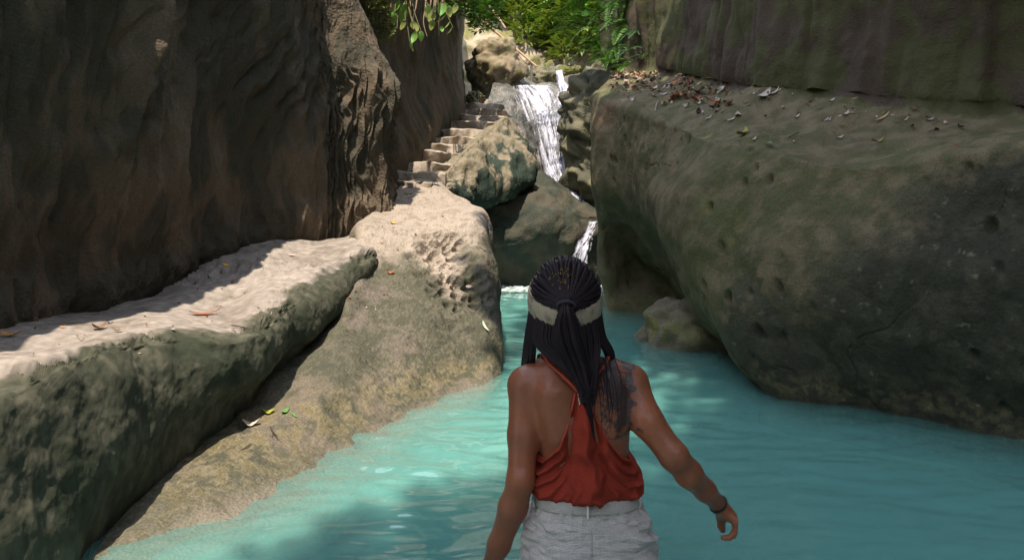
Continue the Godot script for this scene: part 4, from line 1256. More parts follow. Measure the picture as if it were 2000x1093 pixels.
# a distance field on a grid, meshed as surface nets
class Field:
	var lo: Vector3
	var cell: float
	var nx: int
	var ny: int
	var nz: int
	var f := PackedFloat32Array()
	func _init(a: Vector3, b: Vector3, c: float) -> void:
		lo = a
		cell = c
		nx = int((b.x - a.x) / c) + 2
		ny = int((b.y - a.y) / c) + 2
		nz = int((b.z - a.z) / c) + 2
		f.resize(nx * ny * nz)
		f.fill(1.0)
	func put(i: int, d: float, k: float) -> void:
		var o := f[i]
		var h := maxf(k - absf(o - d), 0.0) / k
		f[i] = minf(o, d) - h * h * k * 0.25
	func cone(a: Vector3, b: Vector3, ra: float, rb: float, k: float, squash := Vector3.ONE) -> void:
		var m := maxf(ra, rb) * maxf(squash.x, maxf(squash.y, squash.z)) + k + cell * 2.0
		var p0 := (a.min(b) - Vector3.ONE * m - lo) / cell
		var p1 := (a.max(b) + Vector3.ONE * m - lo) / cell
		var inv := Vector3.ONE / squash
		var aa := a * inv
		var ab := (b - a) * inv
		var l2 := maxf(ab.length_squared(), 1e-9)
		for z in range(maxi(0, int(p0.z)), mini(nz, int(p1.z) + 2)):
			for y in range(maxi(0, int(p0.y)), mini(ny, int(p1.y) + 2)):
				for x in range(maxi(0, int(p0.x)), mini(nx, int(p1.x) + 2)):
					var p := (lo + Vector3(x, y, z) * cell) * inv - aa
					var t := clampf(p.dot(ab) / l2, 0.0, 1.0)
					put((z * ny + y) * nx + x, (p - ab * t).length() - lerpf(ra, rb, t), k)
	# stack of ellipses: rows of [y, cx, rx, cz, rz], from the top down
	func stack(t: Array, k: float, groove: float) -> void:
		for y in ny:
			var yy := lo.y + y * cell
			var top: float = t[0][0]
			var low: float = t[-1][0]
			var e := maxf(yy - top, low - yy)
			if e > 0.08: continue
			var yc := clampf(yy, low, top)
			var s := 0
			while s < t.size() - 2 and t[s + 1][0] > yc: s += 1
			var g: float = (t[s][0] - yc) / (t[s][0] - t[s + 1][0])
			g = g * g * (3.0 - 2.0 * g) * 0.4 + g * 0.6
			var cx := lerpf(t[s][1], t[s + 1][1], g)
			var rx := lerpf(t[s][2], t[s + 1][2], g)
			var cz := lerpf(t[s][3], t[s + 1][3], g)
			var rz := lerpf(t[s][4], t[s + 1][4], g)
			for z in nz:
				for x in nx:
					var px := (lo.x + x * cell - cx)
					var pz := (lo.z + z * cell - cz)
					if absf(px) > rx + 0.07 or absf(pz) > rz + 0.07: continue
					var ax := px / rx
					var az := pz / rz
					var l := pow(pow(absf(ax), 2.4) + pow(absf(az), 2.4), 1.0 / 2.4)
					var d := (l - 1.0) * minf(rx, rz)
					if pz > 0.0: d += groove * exp(-px * px / 0.00045)
					if e > 0.0: d = maxf(d, e)
					put((z * ny + y) * nx + x, d, k)
	func mesh() -> Array:
		var p := PackedVector3Array()
		var idx := PackedInt32Array()
		var id := PackedInt32Array()
		id.resize(nx * ny * nz)
		id.fill(-1)
		var sy := nx
		var sz := nx * ny
		for z in nz - 1:
			for y in ny - 1:
				var row := (z * ny + y) * nx
				for x in nx - 1:
					var i := row + x
					var v0 := f[i]
					if absf(v0) > cell * 2.5: continue
					var v := [v0, f[i + 1], f[i + sy], f[i + sy + 1], f[i + sz], f[i + sz + 1], f[i + sz + sy], f[i + sz + sy + 1]]
					var neg := 0
					for q in v: if q < 0.0: neg += 1
					if neg == 0 or neg == 8: continue
					var s := Vector3.ZERO
					var n := 0
					for a in 8:
						for b in [1, 2, 4]:
							if a & b: continue
							var va: float = v[a]
							var vb: float = v[a | b]
							if (va < 0.0) == (vb < 0.0): continue
							var t := va / (va - vb)
							var c := Vector3(a & 1, (a >> 1) & 1, a >> 2)
							if b == 1: c.x += t
							elif b == 2: c.y += t
							else: c.z += t
							s += c
							n += 1
					id[i] = p.size()
					p.append(lo + (Vector3(x, y, z) + s / n) * cell)
		var nrm := PackedVector3Array()
		nrm.resize(p.size())
		for z in range(1, nz - 1):
			for y in range(1, ny - 1):
				for x in range(1, nx - 1):
					var i := (z * ny + y) * nx + x
					var v := f[i]
					if absf(v) > cell * 2.5: continue
					for ax in 3:
						var st: int = [1, sy, sz][ax]
						var w := f[i + st]
						if (v < 0.0) == (w < 0.0): continue
						var b: int = [sy, sz, 1][ax]
						var c: int = [sz, 1, sy][ax]
						var q := [id[i - b - c], id[i - c], id[i], id[i - b]]
						if q.min() < 0: continue
						if v < 0.0: idx.append_array([q[0], q[2], q[1], q[0], q[3], q[2]])
						else: idx.append_array([q[0], q[1], q[2], q[0], q[2], q[3]])
		for k in range(0, idx.size(), 3):
			var a := p[idx[k]]
			var n := (p[idx[k + 2]] - a).cross(p[idx[k + 1]] - a)
			nrm[idx[k]] += n
			nrm[idx[k + 1]] += n
			nrm[idx[k + 2]] += n
		for k in nrm.size(): nrm[k] = nrm[k].normalized()
		return [p, nrm, idx]

const WD := 2.08
func wx(u: float) -> float: return (u - 1000.0) * WD / F
func wy(v: float) -> float: return EYE - (v - HORIZON) * WD / F
func pxm(k: float) -> float: return k * WD / F

# [v, centre u, half width, half depth]
const TORSO := [[672, 1112, 34, 0.046], [692, 1116, 40, 0.052], [704, 1118, 58, 0.058], [716, 1121, 84, 0.065], [730, 1124, 100, 0.074], [760, 1128, 108, 0.090], [800, 1134, 104, 0.099], [850, 1140, 93, 0.101], [900, 1143, 88, 0.098], [965, 1146, 86, 0.090], [1010, 1149, 102, 0.102], [1060, 1152, 117, 0.115], [1100, 1153, 123, 0.118], [1150, 1153, 122, 0.110], [1190, 1153, 112, 0.09]]
const CZ := -2.12

func torso_at(v: float) -> Array:
	var s := 0
	while s < TORSO.size() - 2 and TORSO[s + 1][0] < v: s += 1
	var g := clampf((v - TORSO[s][0]) / (TORSO[s + 1][0] - TORSO[s][0]), 0.0, 1.0)
	return [lerpf(TORSO[s][1], TORSO[s + 1][1], g), lerpf(TORSO[s][2], TORSO[s + 1][2], g), lerpf(TORSO[s][3], TORSO[s + 1][3], g)]

func body_arrays() -> Array:
	var parts := []
	var g := Field.new(Vector3(-0.16, -0.12, -2.34), Vector3(0.60, 0.96, -1.93), 0.009)
	var t := []
	for r in TORSO: t.append([wy(r[0]), wx(r[1]), pxm(r[2]), CZ, r[3]])
	g.stack(t, 0.02, 0.007)
	# shoulder blades, shoulders, arms
	var arms := [
		[[at(1060, 735, 2.12), at(1028, 752, 2.11), 0.042, 0.047], [at(1028, 752, 2.11), at(1022, 850, 2.08), 0.046, 0.039], [at(1022, 850, 2.08), at(1017, 938, 2.05), 0.039, 0.034], [at(1017, 938, 2.05), at(1002, 990, 2.07), 0.034, 0.0365], [at(1002, 990, 2.07), at(975, 1062, 2.12), 0.0365, 0.029], [at(975, 1062, 2.12), at(948, 1135, 2.17), 0.029, 0.022]],
		[[at(1192, 728, 2.12), at(1230, 748, 2.11), 0.042, 0.047], [at(1230, 748, 2.11), at(1264, 822, 2.06), 0.046, 0.040], [at(1264, 822, 2.06), at(1316, 890, 2.03), 0.040, 0.035], [at(1316, 890, 2.03), at(1345, 924, 2.055), 0.035, 0.034], [at(1345, 924, 2.055), at(1378, 958, 2.10), 0.034, 0.027], [at(1378, 958, 2.10), at(1406, 986, 2.15), 0.027, 0.0205]]]
	for side in arms:
		for b in side: g.cone(b[0], b[1], b[2], b[3], 0.018)
	g.cone(at(1020, 936, 2.032), at(1024, 944, 2.034), 0.014, 0.013, 0.02)   # elbows
	g.cone(at(1320, 886, 2.015), at(1328, 893, 2.015), 0.013, 0.012, 0.024)
	g.cone(Vector3(wx(1078), wy(765), -2.052), Vector3(wx(1092), wy(842), -2.050), 0.034, 0.024, 0.03)
	g.cone(Vector3(wx(1188), wy(758), -2.052), Vector3(wx(1184), wy(835), -2.050), 0.034, 0.024, 0.03)
	# neck and head, facing away from the camera
	g.cone(at(1117, 725, 2.115), at(1109, 650, 2.12), 0.052, 0.048, 0.03)
	var h := at(1104, 588, 2.115)
	g.cone(h + Vector3(0, 0.022, 0.012), h + Vector3(0, 0.015, -0.022), 0.081, 0.078, 0.02)
	g.cone(h + Vector3(0, -0.02, -0.03), h + Vector3(0, -0.078, -0.052), 0.062, 0.032, 0.03)
	g.cone(h + Vector3(0, 0.0, -0.098), h + Vector3(0, -0.030, -0.116), 0.008, 0.013, 0.012)
	g.cone(h + Vector3(-0.02, -0.055, -0.088), h + Vector3(0.02, -0.055, -0.088), 0.008, 0.008, 0.008)
	for s in [-1.0, 1.0]:
		g.cone(h + Vector3(0.03 * s, 0.002, -0.086), h + Vector3(0.034 * s, 0.002, -0.085), 0.012, 0.012, 0.006)
		g.cone(h + Vector3(0.077 * s, 0.012, 0.0), h + Vector3(0.079 * s, -0.022, -0.006), 0.014, 0.010, 0.008, Vector3(0.5, 1, 1))
	parts.append(g.mesh())
	# legs, under the water, feet on the bed
	g = Field.new(Vector3(0.0, -0.84, -2.36), Vector3(0.42, 0.16, -1.94), 0.014)
	for s in [[1100, 0.0, 0.06], [1206, 0.0, -0.05]]:
		var hip := Vector3(wx(s[0]), 0.06, CZ)
		var knee := Vector3(wx(s[0]) * 0.98, -0.34, CZ - 0.03 - s[2] * 0.6)
		var ank := Vector3(wx(s[0]) * 0.97, -0.735, CZ + 0.02 - s[2])
		g.cone(hip, knee, 0.085, 0.056, 0.02)
		g.cone(knee, knee.lerp(ank, 0.35), 0.054, 0.054, 0.02)
		g.cone(knee.lerp(ank, 0.35), ank, 0.053, 0.034, 0.02)
		g.cone(ank + Vector3(0, -0.035, 0.03), ank + Vector3(0, -0.045, -0.15), 0.032, 0.024, 0.02)
	parts.append(g.mesh())
	# right hand: back of the hand to the right, thumb to the left, fingers curled
	g = Field.new(at(1385, 970, 2.02) + Vector3(0, -0.16, -0.24), at(1470, 970, 2.0) + Vector3(0.0, 0.02, -0.06), 0.0042)
	g.cone(at(1402, 982, 2.145), at(1409, 991, 2.155), 0.021, 0.0195, 0.012)
	for i in 4:   # palm bones, from the little finger to the index
		var dd: float = [2.135, 2.152, 2.170, 2.187][i]
		var kn := at([1437, 1441, 1443, 1441][i], [1017, 1018, 1020, 1021][i], dd)
		g.cone(at(1410, 992, 2.150 + 0.006 * i), kn, 0.0165, 0.0125, 0.012)
		var m1 := at([1437, 1442, 1444, 1441][i], [1038, 1042, 1044, 1043][i], dd + 0.002)
		var m2 := at([1424, 1428, 1430, 1428][i], [1051, 1055, 1057, 1055][i], dd + 0.003)
		var tip := at([1412, 1414, 1414, 1414][i], [1050, 1056, 1057, 1053][i], dd + 0.004)
		g.cone(kn, m1, 0.0108, 0.0092, 0.005)
		g.cone(m1, m2, 0.0092, 0.0082, 0.004)
		g.cone(m2, tip, 0.0082, 0.0068, 0.004)
	g.cone(at(1408, 996, 2.17), at(1409, 1012, 2.185), 0.017, 0.0135, 0.01)
	g.cone(at(1409, 1012, 2.185), at(1409, 1026, 2.19), 0.0118, 0.0105, 0.006)
	g.cone(at(1409, 1026, 2.19), at(1412, 1037, 2.19), 0.0105, 0.008, 0.005)
	parts.append(g.mesh())
	# left hand, hanging, below the picture
	g = Field.new(at(948, 1135, 2.17) + Vector3(-0.09, -0.2, -0.09), at(948, 1135, 2.17) + Vector3(0.06, 0.02, 0.07), 0.005)
	var w := at(948, 1135, 2.17)
	g.cone(w + Vector3(0, 0.015, 0), w + Vector3(-0.004, -0.02, 0), 0.022, 0.02, 0.012)
	for i in 4:
		var z: float = [0.03, 0.011, -0.009, -0.029][i]
		var kn := w + Vector3(-0.026, -0.085, z)
		g.cone(w + Vector3(-0.004, -0.015, z * 0.4), kn, 0.016, 0.0125, 0.012)
		var a := kn + Vector3(-0.003, -0.036 + absf(z) * 0.2, 0)
		g.cone(kn, a, 0.0105, 0.009, 0.005)
		g.cone(a, a + Vector3(0.010, -0.026, 0), 0.009, 0.008, 0.004)
		g.cone(a + Vector3(0.010, -0.026, 0), a + Vector3(0.024, -0.036, 0), 0.008, 0.0065, 0.004)
	g.cone(w + Vector3(0.004, -0.03, -0.02), w + Vector3(0.012, -0.065, -0.036), 0.016, 0.0115, 0.01)
	g.cone(w + Vector3(0.012, -0.065, -0.036), w + Vector3(0.014, -0.098, -0.034), 0.011, 0.008, 0.006)
	parts.append(g.mesh())
	return parts

func skin_texture() -> ImageTexture:
	# left half: seen from behind, 0.6 m x 1.2 m at 1.17 mm a pixel; right half: plain skin
	var w := 1024
	var h := 1024
	var im := Image.create(w, h, false, Image.FORMAT_RGB8)
	var n1 := noise(71, 0.006, 4)
	var n2 := noise(72, 0.05, 3)
	var base := Color(0.21, 0.076, 0.041)
	var warm := Color(0.285, 0.092, 0.044)
	for y in h:
		for x in range(0, w):
			var c := mixc(base, warm, 0.5 + 0.9 * n1.get_noise_2d(x, y))
			c = c * (1.0 + 0.10 * n2.get_noise_2d(x, y))
			im.set_pixel(x, y, c.linear_to_srgb())
	# tattoo on the right shoulder blade: dark petals and scrolls, in pixels of the photograph
	var r := RandomNumberGenerator.new()
	r.seed = 44
	var ink := Color(0.045, 0.038, 0.042)
	var n3 := noise(73, 0.022, 3)
	for y in range(690, 880):
		for x in range(1150, 1262):
			var e := Vector2((x - 1212.0) / 34.0, (y - 760.0) / 84.0)
			e.x += 0.35 * sin(y * 0.02) - 0.2 * (y - 760.0) / 84.0 * -0.6
			var k := 1.0 - e.length() + 1.1 * n3.get_noise_2d(x * 1.4, y * 1.4)
			var q := skin_px(x, y)
			for oy in 2:
				for ox in 2:
					var a := 0.62 * ss(0.05, 0.22, k) * (0.75 + 0.5 * n2.get_noise_2d(x * 3.0, y * 3.0))
					var px := Vector2i(q) + Vector2i(ox, oy)
					if a > 0.0: im.set_pixelv(px, mixc(im.get_pixelv(px).srgb_to_linear(), ink, a).linear_to_srgb())
	for i in 34:
		var p := Vector2(r.randf_range(1165, 1235), r.randf_range(712, 850))
		var ang := r.randf() * TAU
		var curl := r.randf_range(-0.22, 0.22)
		for s in int(r.randf_range(12, 30)):
			var q := skin_px(p.x, p.y)
			for oy in range(-1, 2):
				for ox in range(-1, 2):
					var px := Vector2i(q) + Vector2i(ox, oy)
					im.set_pixelv(px, mixc(im.get_pixelv(px).srgb_to_linear(), ink, 0.45 if ox == 0 or oy == 0 else 0.2).linear_to_srgb())
			p += Vector2(cos(ang), sin(ang)) * 1.1
			ang += curl
	return ImageTexture.create_from_image(im)

func skin_uv(p: Vector3) -> Vector2:
	return Vector2((p.x + 0.12) / 1.2, (1.0 - p.y) / 1.2)

func skin_px(u: float, v: float) -> Vector2:
	# where a point of the back (about 2.02 m away) falls on the texture
	var p := at(u, v, 2.02)
	return (skin_uv(p) * 1024.0).clamp(Vector2(2, 2), Vector2(508, 1020))

func make_woman() -> void:
	var root := thing("person", "woman from behind in rust red top and white trousers, wading in turquoise water", "person", Vector3(wx(1150), -0.8, CZ))
	var skin := StandardMaterial3D.new()
	skin.resource_name = "skin"
	skin.albedo_texture = skin_texture()
	skin.texture_repeat = true
	skin.roughness = 0.4
	skin.heightmap_enabled = true
	skin.heightmap_texture = M.bump_fine
	skin.heightmap_scale = 0.06
	skin.metallic_specular = 0.42
	skin.subsurf_scatter_enabled = true
	skin.subsurf_scatter_strength = 0.12
	var parts := body_arrays()
	var body := join(parts)
	var arr := body.surface_get_arrays(0)
	var uv := PackedVector2Array()
	var ps: PackedVector3Array = arr[Mesh.ARRAY_VERTEX]
	var ns: PackedVector3Array = arr[Mesh.ARRAY_NORMAL]
	for i in ps.size():
		var q := skin_uv(ps[i])
		uv.append(q if ns[i].z > -0.1 and q.x < 0.49 else Vector2(0.98 - q.x * 0.45, q.y))
	arr[Mesh.ARRAY_TEX_UV] = uv
	body = ArrayMesh.new()
	body.add_surface_from_arrays(Mesh.PRIMITIVE_TRIANGLES, arr)
	var all := [mesh_node("body", body, skin, root)]
	all.append_array(make_clothes(root))
	all.append_array(make_hair(root))
	for o in all: o.position = -root.position

func shirt_top(a: float) -> float:
	var e := absf(cos(a)) * 92.0
	if sin(a) > 0.0:
		var t := [[0, 748], [5, 756], [12, 778], [20, 803], [30, 830], [42, 855], [58, 878], [74, 891], [84, 892], [92, 884]]
		for i in t.size() - 1:
			if e <= t[i + 1][0]: return lerpf(t[i][1], t[i + 1][1], (e - t[i][0]) / float(t[i + 1][0] - t[i][0]))
		return 884.0
	return lerpf(800.0, 884.0, ss(0.3, 1.0, absf(cos(a))))

func cloth_mat(called: String, lin: Color, bump: Texture2D, scale_: Vector3, relief: float, sheen := 0.3) -> StandardMaterial3D:
	var m := StandardMaterial3D.new()
	m.resource_name = called
	m.albedo_color = lin.linear_to_srgb()
	m.albedo_texture = M.grain
	m.vertex_color_use_as_albedo = true
	m.roughness = 0.9
	m.metallic_specular = 0.2
	m.uv1_triplanar = true
	m.uv1_scale = scale_
	m.heightmap_enabled = true
	m.heightmap_texture = bump
	m.heightmap_scale = relief
	m.rim_enabled = true
	m.rim = sheen
	m.rim_tint = 0.7
	m.cull_mode = BaseMaterial3D.CULL_DISABLED
	return m

func weave() -> ImageTexture:
	var im := Image.create(256, 256, false, Image.FORMAT_L8)
	var n := noise(81, 0.02, 3)
	for y in 256:
		for x in 256:
			var a := 0.5 + 0.22 * sin(x * TAU / 8.0) + 0.22 * sin(y * TAU / 8.0) + 0.4 * n.get_noise_2d(x * 0.5, y * 2.5)
			im.set_pixel(x, y, Color(a, a, a))
	return ImageTexture.create_from_image(im)

func make_clothes(root: Node3D) -> Array:
	var out := []
	var red := cloth_mat("rust_red_jersey", Color(0.37, 0.048, 0.028), M.bump_fine, Vector3.ONE * 6.0, 0.05, 0.25)
	var white := cloth_mat("crinkled_white_cotton", Color(0.80, 0.72, 0.68), weave(), Vector3(9.0, 9.0, 9.0), 0.28, 0.2)
	# --- top ---
	var nu := 241
	var nv := 90
	var p := PackedVector3Array()
	var ang0 := -PI * 0.5
	for j in nv:
		for i in nu:
			var a := ang0 + TAU * i / (nu - 1)
			var top := shirt_top(a)
			var v := lerpf(top, 984.0, float(j) / (nv - 1))
			var t := torso_at(v)
			var side := absf(cos(a))
			var e := cos(a) * 92.0
			var off := 0.006 + 0.014 * ss(0.0, 70.0, v - top) + 0.016 * ss(880.0, 945.0, v) - 0.034 * ss(955.0, 980.0, v)
			var q := atan2(e, v - 738.0)
			var wob: float = N.c.get_noise_2d(e * 0.02, v * 0.012)
			var fall := ss(748.0, 830.0, v) * (1.0 - ss(940.0, 985.0, v) * 0.3)
			var fold := (sin(q * 30.0 + wob * 3.0) * 0.5 + sin(q * 17.0 + 1.7 + wob * 2.0)) * 0.0105 * fall * (1.0 - ss(0.35, 0.8, side) * 0.6)
			var s := v - top
			var bow := s + 10.0 * wob + e * 0.02
			fold += (pow(0.5 + 0.5 * cos(bow * TAU / 24.0), 2.0) - 0.4) * 0.017 * ss(0.25, 0.6, side) * exp(-s / 75.0) * ss(0.0, 5.0, s)
			fold += sin(atan2(e, 40.0) * 12.0 + wob * 6.0) * 0.0035 * ss(905.0, 950.0, v)
			fold += N.c.get_noise_2d(e * 0.03 + 30.0, v * 0.012) * 0.004
			var rx: float = pxm(t[1]) + off + fold
			var rz: float = t[2] + off + fold * 1.2
			var k := 2.4
			var l := pow(pow(absf(cos(a)), k) + pow(absf(sin(a)), k), 1.0 / k)
			p.append(Vector3(wx(t[0]) + rx * cos(a) / l, wy(v), CZ + rz * sin(a) / l))
	var n := grid_normals(p, nu, nv)
	var c := PackedColorArray()
	c.resize(p.size())
	c.fill(Color.WHITE)
	var top_mesh := grid_mesh(p, n, nu, nv, c)
	var o := mesh_node("top", top_mesh, red, root)
	out.append(o)
	# edges bound by a thin seam, and the straps
	var edge := []
	for i in range(0, nu, 3): edge.append(p[i] + n[i] * 0.001)
	var seam := plain("red_seam", Color(0.36, 0.045, 0.025), 0.8)
	var parts := [tube(edge, filled(0.0026, edge.size()), 6, 2)]
	var apex := Vector3(wx(1128), wy(756), -2.018)
	for s in [[1064, 700, 1042], [1190, 698, 1205]]:
		var sh := at(s[0], s[1] + 4, 2.10)
		parts.append(tube([apex, Vector3(lerpf(apex.x, wx(s[0]), 0.45), wy(728), -2.026), Vector3(lerpf(apex.x, wx(s[0]), 0.85), wy(706), -2.046), Vector3(wx(s[0]), wy(s[1] - 1), -2.09), Vector3(wx(s[2] * 0.5 + s[0] * 0.5), wy(712), -2.165), Vector3(wx(s[2] * 0.3 + s[0] * 0.7), wy(800), -2.222)], [0.0045, 0.0042, 0.0042, 0.0042, 0.0042, 0.0045], 7, 6))
	out.append(mesh_node("straps", join(parts), seam, root))
	# --- trousers ---
	var rows := [[963, 1145, 97, 0.104], [985, 1147, 104, 0.112], [1010, 1150, 117, 0.124], [1050, 1152, 128, 0.140], [1093, 1154, 134, 0.148], [1150, 1155, 139, 0.150], [1200, 1155, 141, 0.146], [1240, 1155, 140, 0.13]]
	p = PackedVector3Array()
	nu = 261
	nv = 120
	for j in nv:
		var v := lerpf(966.0, 1236.0, float(j) / (nv - 1))
		var s := 0
		while s < rows.size() - 2 and rows[s + 1][0] < v: s += 1
		var g: float = (v - rows[s][0]) / float(rows[s + 1][0] - rows[s][0])
		for i in nu:
			var a := ang0 + TAU * i / (nu - 1)
			var rx := pxm(lerpf(rows[s][2], rows[s + 1][2], g))
			var rz := lerpf(rows[s][3], rows[s + 1][3], g)
			var e := cos(a)
			var d := sin(a * 34.0 + 2.0 * N.c.get_noise_2d(a * 3.0, v * 0.01)) * 0.0032 * exp(-(v - 972.0) / 34.0)
			d += N.c.get_noise_2d(a * 3.0, v * 0.09) * 0.0022 + N.c.get_noise_2d(a * 1.2, v * 0.02) * 0.004
			d += (absf(N.c.get_noise_2d(a * 1.2 + 20.0 + v * 0.006, v * 0.025)) - 0.2) * 0.020 * ss(0.1, 0.8, absf(e)) * ss(975.0, 1010.0, v)
			d -= 0.006 * exp(-pow(e / 0.02, 2.0)) * ss(990.0, 1020.0, v) * ss(0.0, 0.3, sin(a))
			d -= 0.012 * exp(-pow(e / 0.16, 2.0)) * ss(1010.0, 1120.0, v) * ss(0.0, 0.3, sin(a))
			var l := pow(pow(absf(cos(a)), 2.5) + pow(absf(sin(a)), 2.5), 1.0 / 2.5)
			p.append(Vector3(wx(lerpf(rows[s][1], rows[s + 1][1], g)) + (rx + d) * e / l, wy(v), CZ + (rz + d) * sin(a) / l))
	c = PackedColorArray()
	c.resize(p.size())
	c.fill(Color.WHITE)
	n = grid_normals(p, nu, nv)
	var tr := mesh_node("trousers", grid_mesh(p, n, nu, nv, c), white, root)
	out.append(tr)
	# seams of the side pockets
	var trim := plain("trouser_seam", Color(0.50, 0.36, 0.34), 0.9)
	for sd in [-1.0, 1.0]:
		var line := []
		for j in range(6, 70, 4):
			var aa: float = PI * 0.5 - sd * (1.18 + 0.22 * ss(0.0, 60.0, j))
			var i := int(fposmod(aa - ang0, TAU) / TAU * (nu - 1))
			line.append(p[j * nu + i] + n[j * nu + i] * 0.001)
		out.append(mesh_node("pocket_edge", join([tube(line, filled(0.0022, line.size()), 6, 2)]), trim, root))
	# legs of the trousers
	var legs := []
	for s in [[1098, 0.06], [1208, -0.05]]:
		legs.append(tube([Vector3(wx(s[0]), 0.08, CZ), Vector3(wx(s[0]), -0.1, CZ - 0.01), Vector3(wx(s[0]), -0.34, CZ - 0.02 - s[1] * 0.6), Vector3(wx(s[0]), -0.62, CZ + 0.01 - s[1] * 0.9)], [0.098, 0.105, 0.095, 0.085], 20, 6, false))
	var wplain := plain("white_cotton", Color(0.78, 0.71, 0.67), 0.9)
	wplain.cull_mode = BaseMaterial3D.CULL_DISABLED
	out.append(mesh_node("trouser_legs", join(legs), wplain, root))
	# waistband with loops
	p = PackedVector3Array()
	var prof := [[960, -0.004], [961, 0.0035], [964, 0.0055], [972, 0.006], [981, 0.0055], [985, 0.0035], [986, -0.004]]
	nu = 161
	for q in prof:
		for i in nu:
			var a := ang0 + TAU * i / (nu - 1)
			var l := pow(pow(absf(cos(a)), 2.5) + pow(absf(sin(a)), 2.5), 1.0 / 2.5)
			var g: float = (q[0] - 960.0) / 26.0
			p.append(Vector3(wx(1145 + 2 * g) + (pxm(lerpf(97, 104, g)) + q[1] + 0.001 * sin(a * 60.0)) * cos(a) / l, wy(q[0]), CZ + (lerpf(0.104, 0.112, g) + q[1] + 0.001 * sin(a * 60.0)) * sin(a) / l))
	c = PackedColorArray()
	c.resize(p.size())
	c.fill(Color(0.95, 0.93, 0.9))
	out.append(mesh_node("waistband", grid_mesh(p, grid_normals(p, nu, prof.size()), nu, prof.size(), c), white, root))
	for a in [PI * 0.5 + 0.03, PI * 0.5 + 1.25, PI * 0.5 - 1.2]:
		var l := pow(pow(absf(cos(a)), 2.5) + pow(absf(sin(a)), 2.5), 1.0 / 2.5)
		var d := Vector3(cos(a), 0, sin(a)).normalized()
		var b := Vector3(wx(1146) + pxm(100) * cos(a) / l, 0, CZ + 0.108 * sin(a) / l) + d * 0.008
		out.append(mesh_node("belt_loop", join([tube([b + Vector3(0, wy(961), 0), b + Vector3(0, wy(973), 0) + d * 0.003, b + Vector3(0, wy(990), 0)], [0.0032, 0.0032, 0.0032], 6, 3)]), wplain, root))
	# bracelet and necklace
	var ring := []
	var ax := (at(1408, 990, 2.153) - at(1398, 979, 2.142)).normalized()
	var s1 := ax.cross(Vector3.FORWARD).normalized()
	var s2 := ax.cross(s1)
	for i in 25: ring.append(at(1403, 984, 2.148) + (s1 * cos(TAU * i / 24.0) + s2 * sin(TAU * i / 24.0)) * 0.0245)
	out.append(mesh_node("bracelet", join([tube(ring, filled(0.0027, 25), 6, 2, false)]), plain("black_cord", Color(0.01, 0.01, 0.012), 0.6), root))
	var beads := []
	for i in 12:
		var f := i / 11.0
		var q := Vector3(lerpf(wx(1124), wx(1128), f) + 0.001 * sin(i * 2.0), lerpf(wy(738), wy(776), f), -2.019 + 0.004 * f)
		beads.append(tube([q + Vector3(0, 0.0022, 0), q, q - Vector3(0, 0.0022, 0)], [0.0008, 0.0022, 0.0008], 6, 2))
	out.append(mesh_node("bead_chain", join(beads), plain("pale_gold", Color(0.75, 0.6, 0.42), 0.3), root))
	return out

func filled(x: float, n: int) -> Array:
	var a := []
	for i in n: a.append(x)
	return a

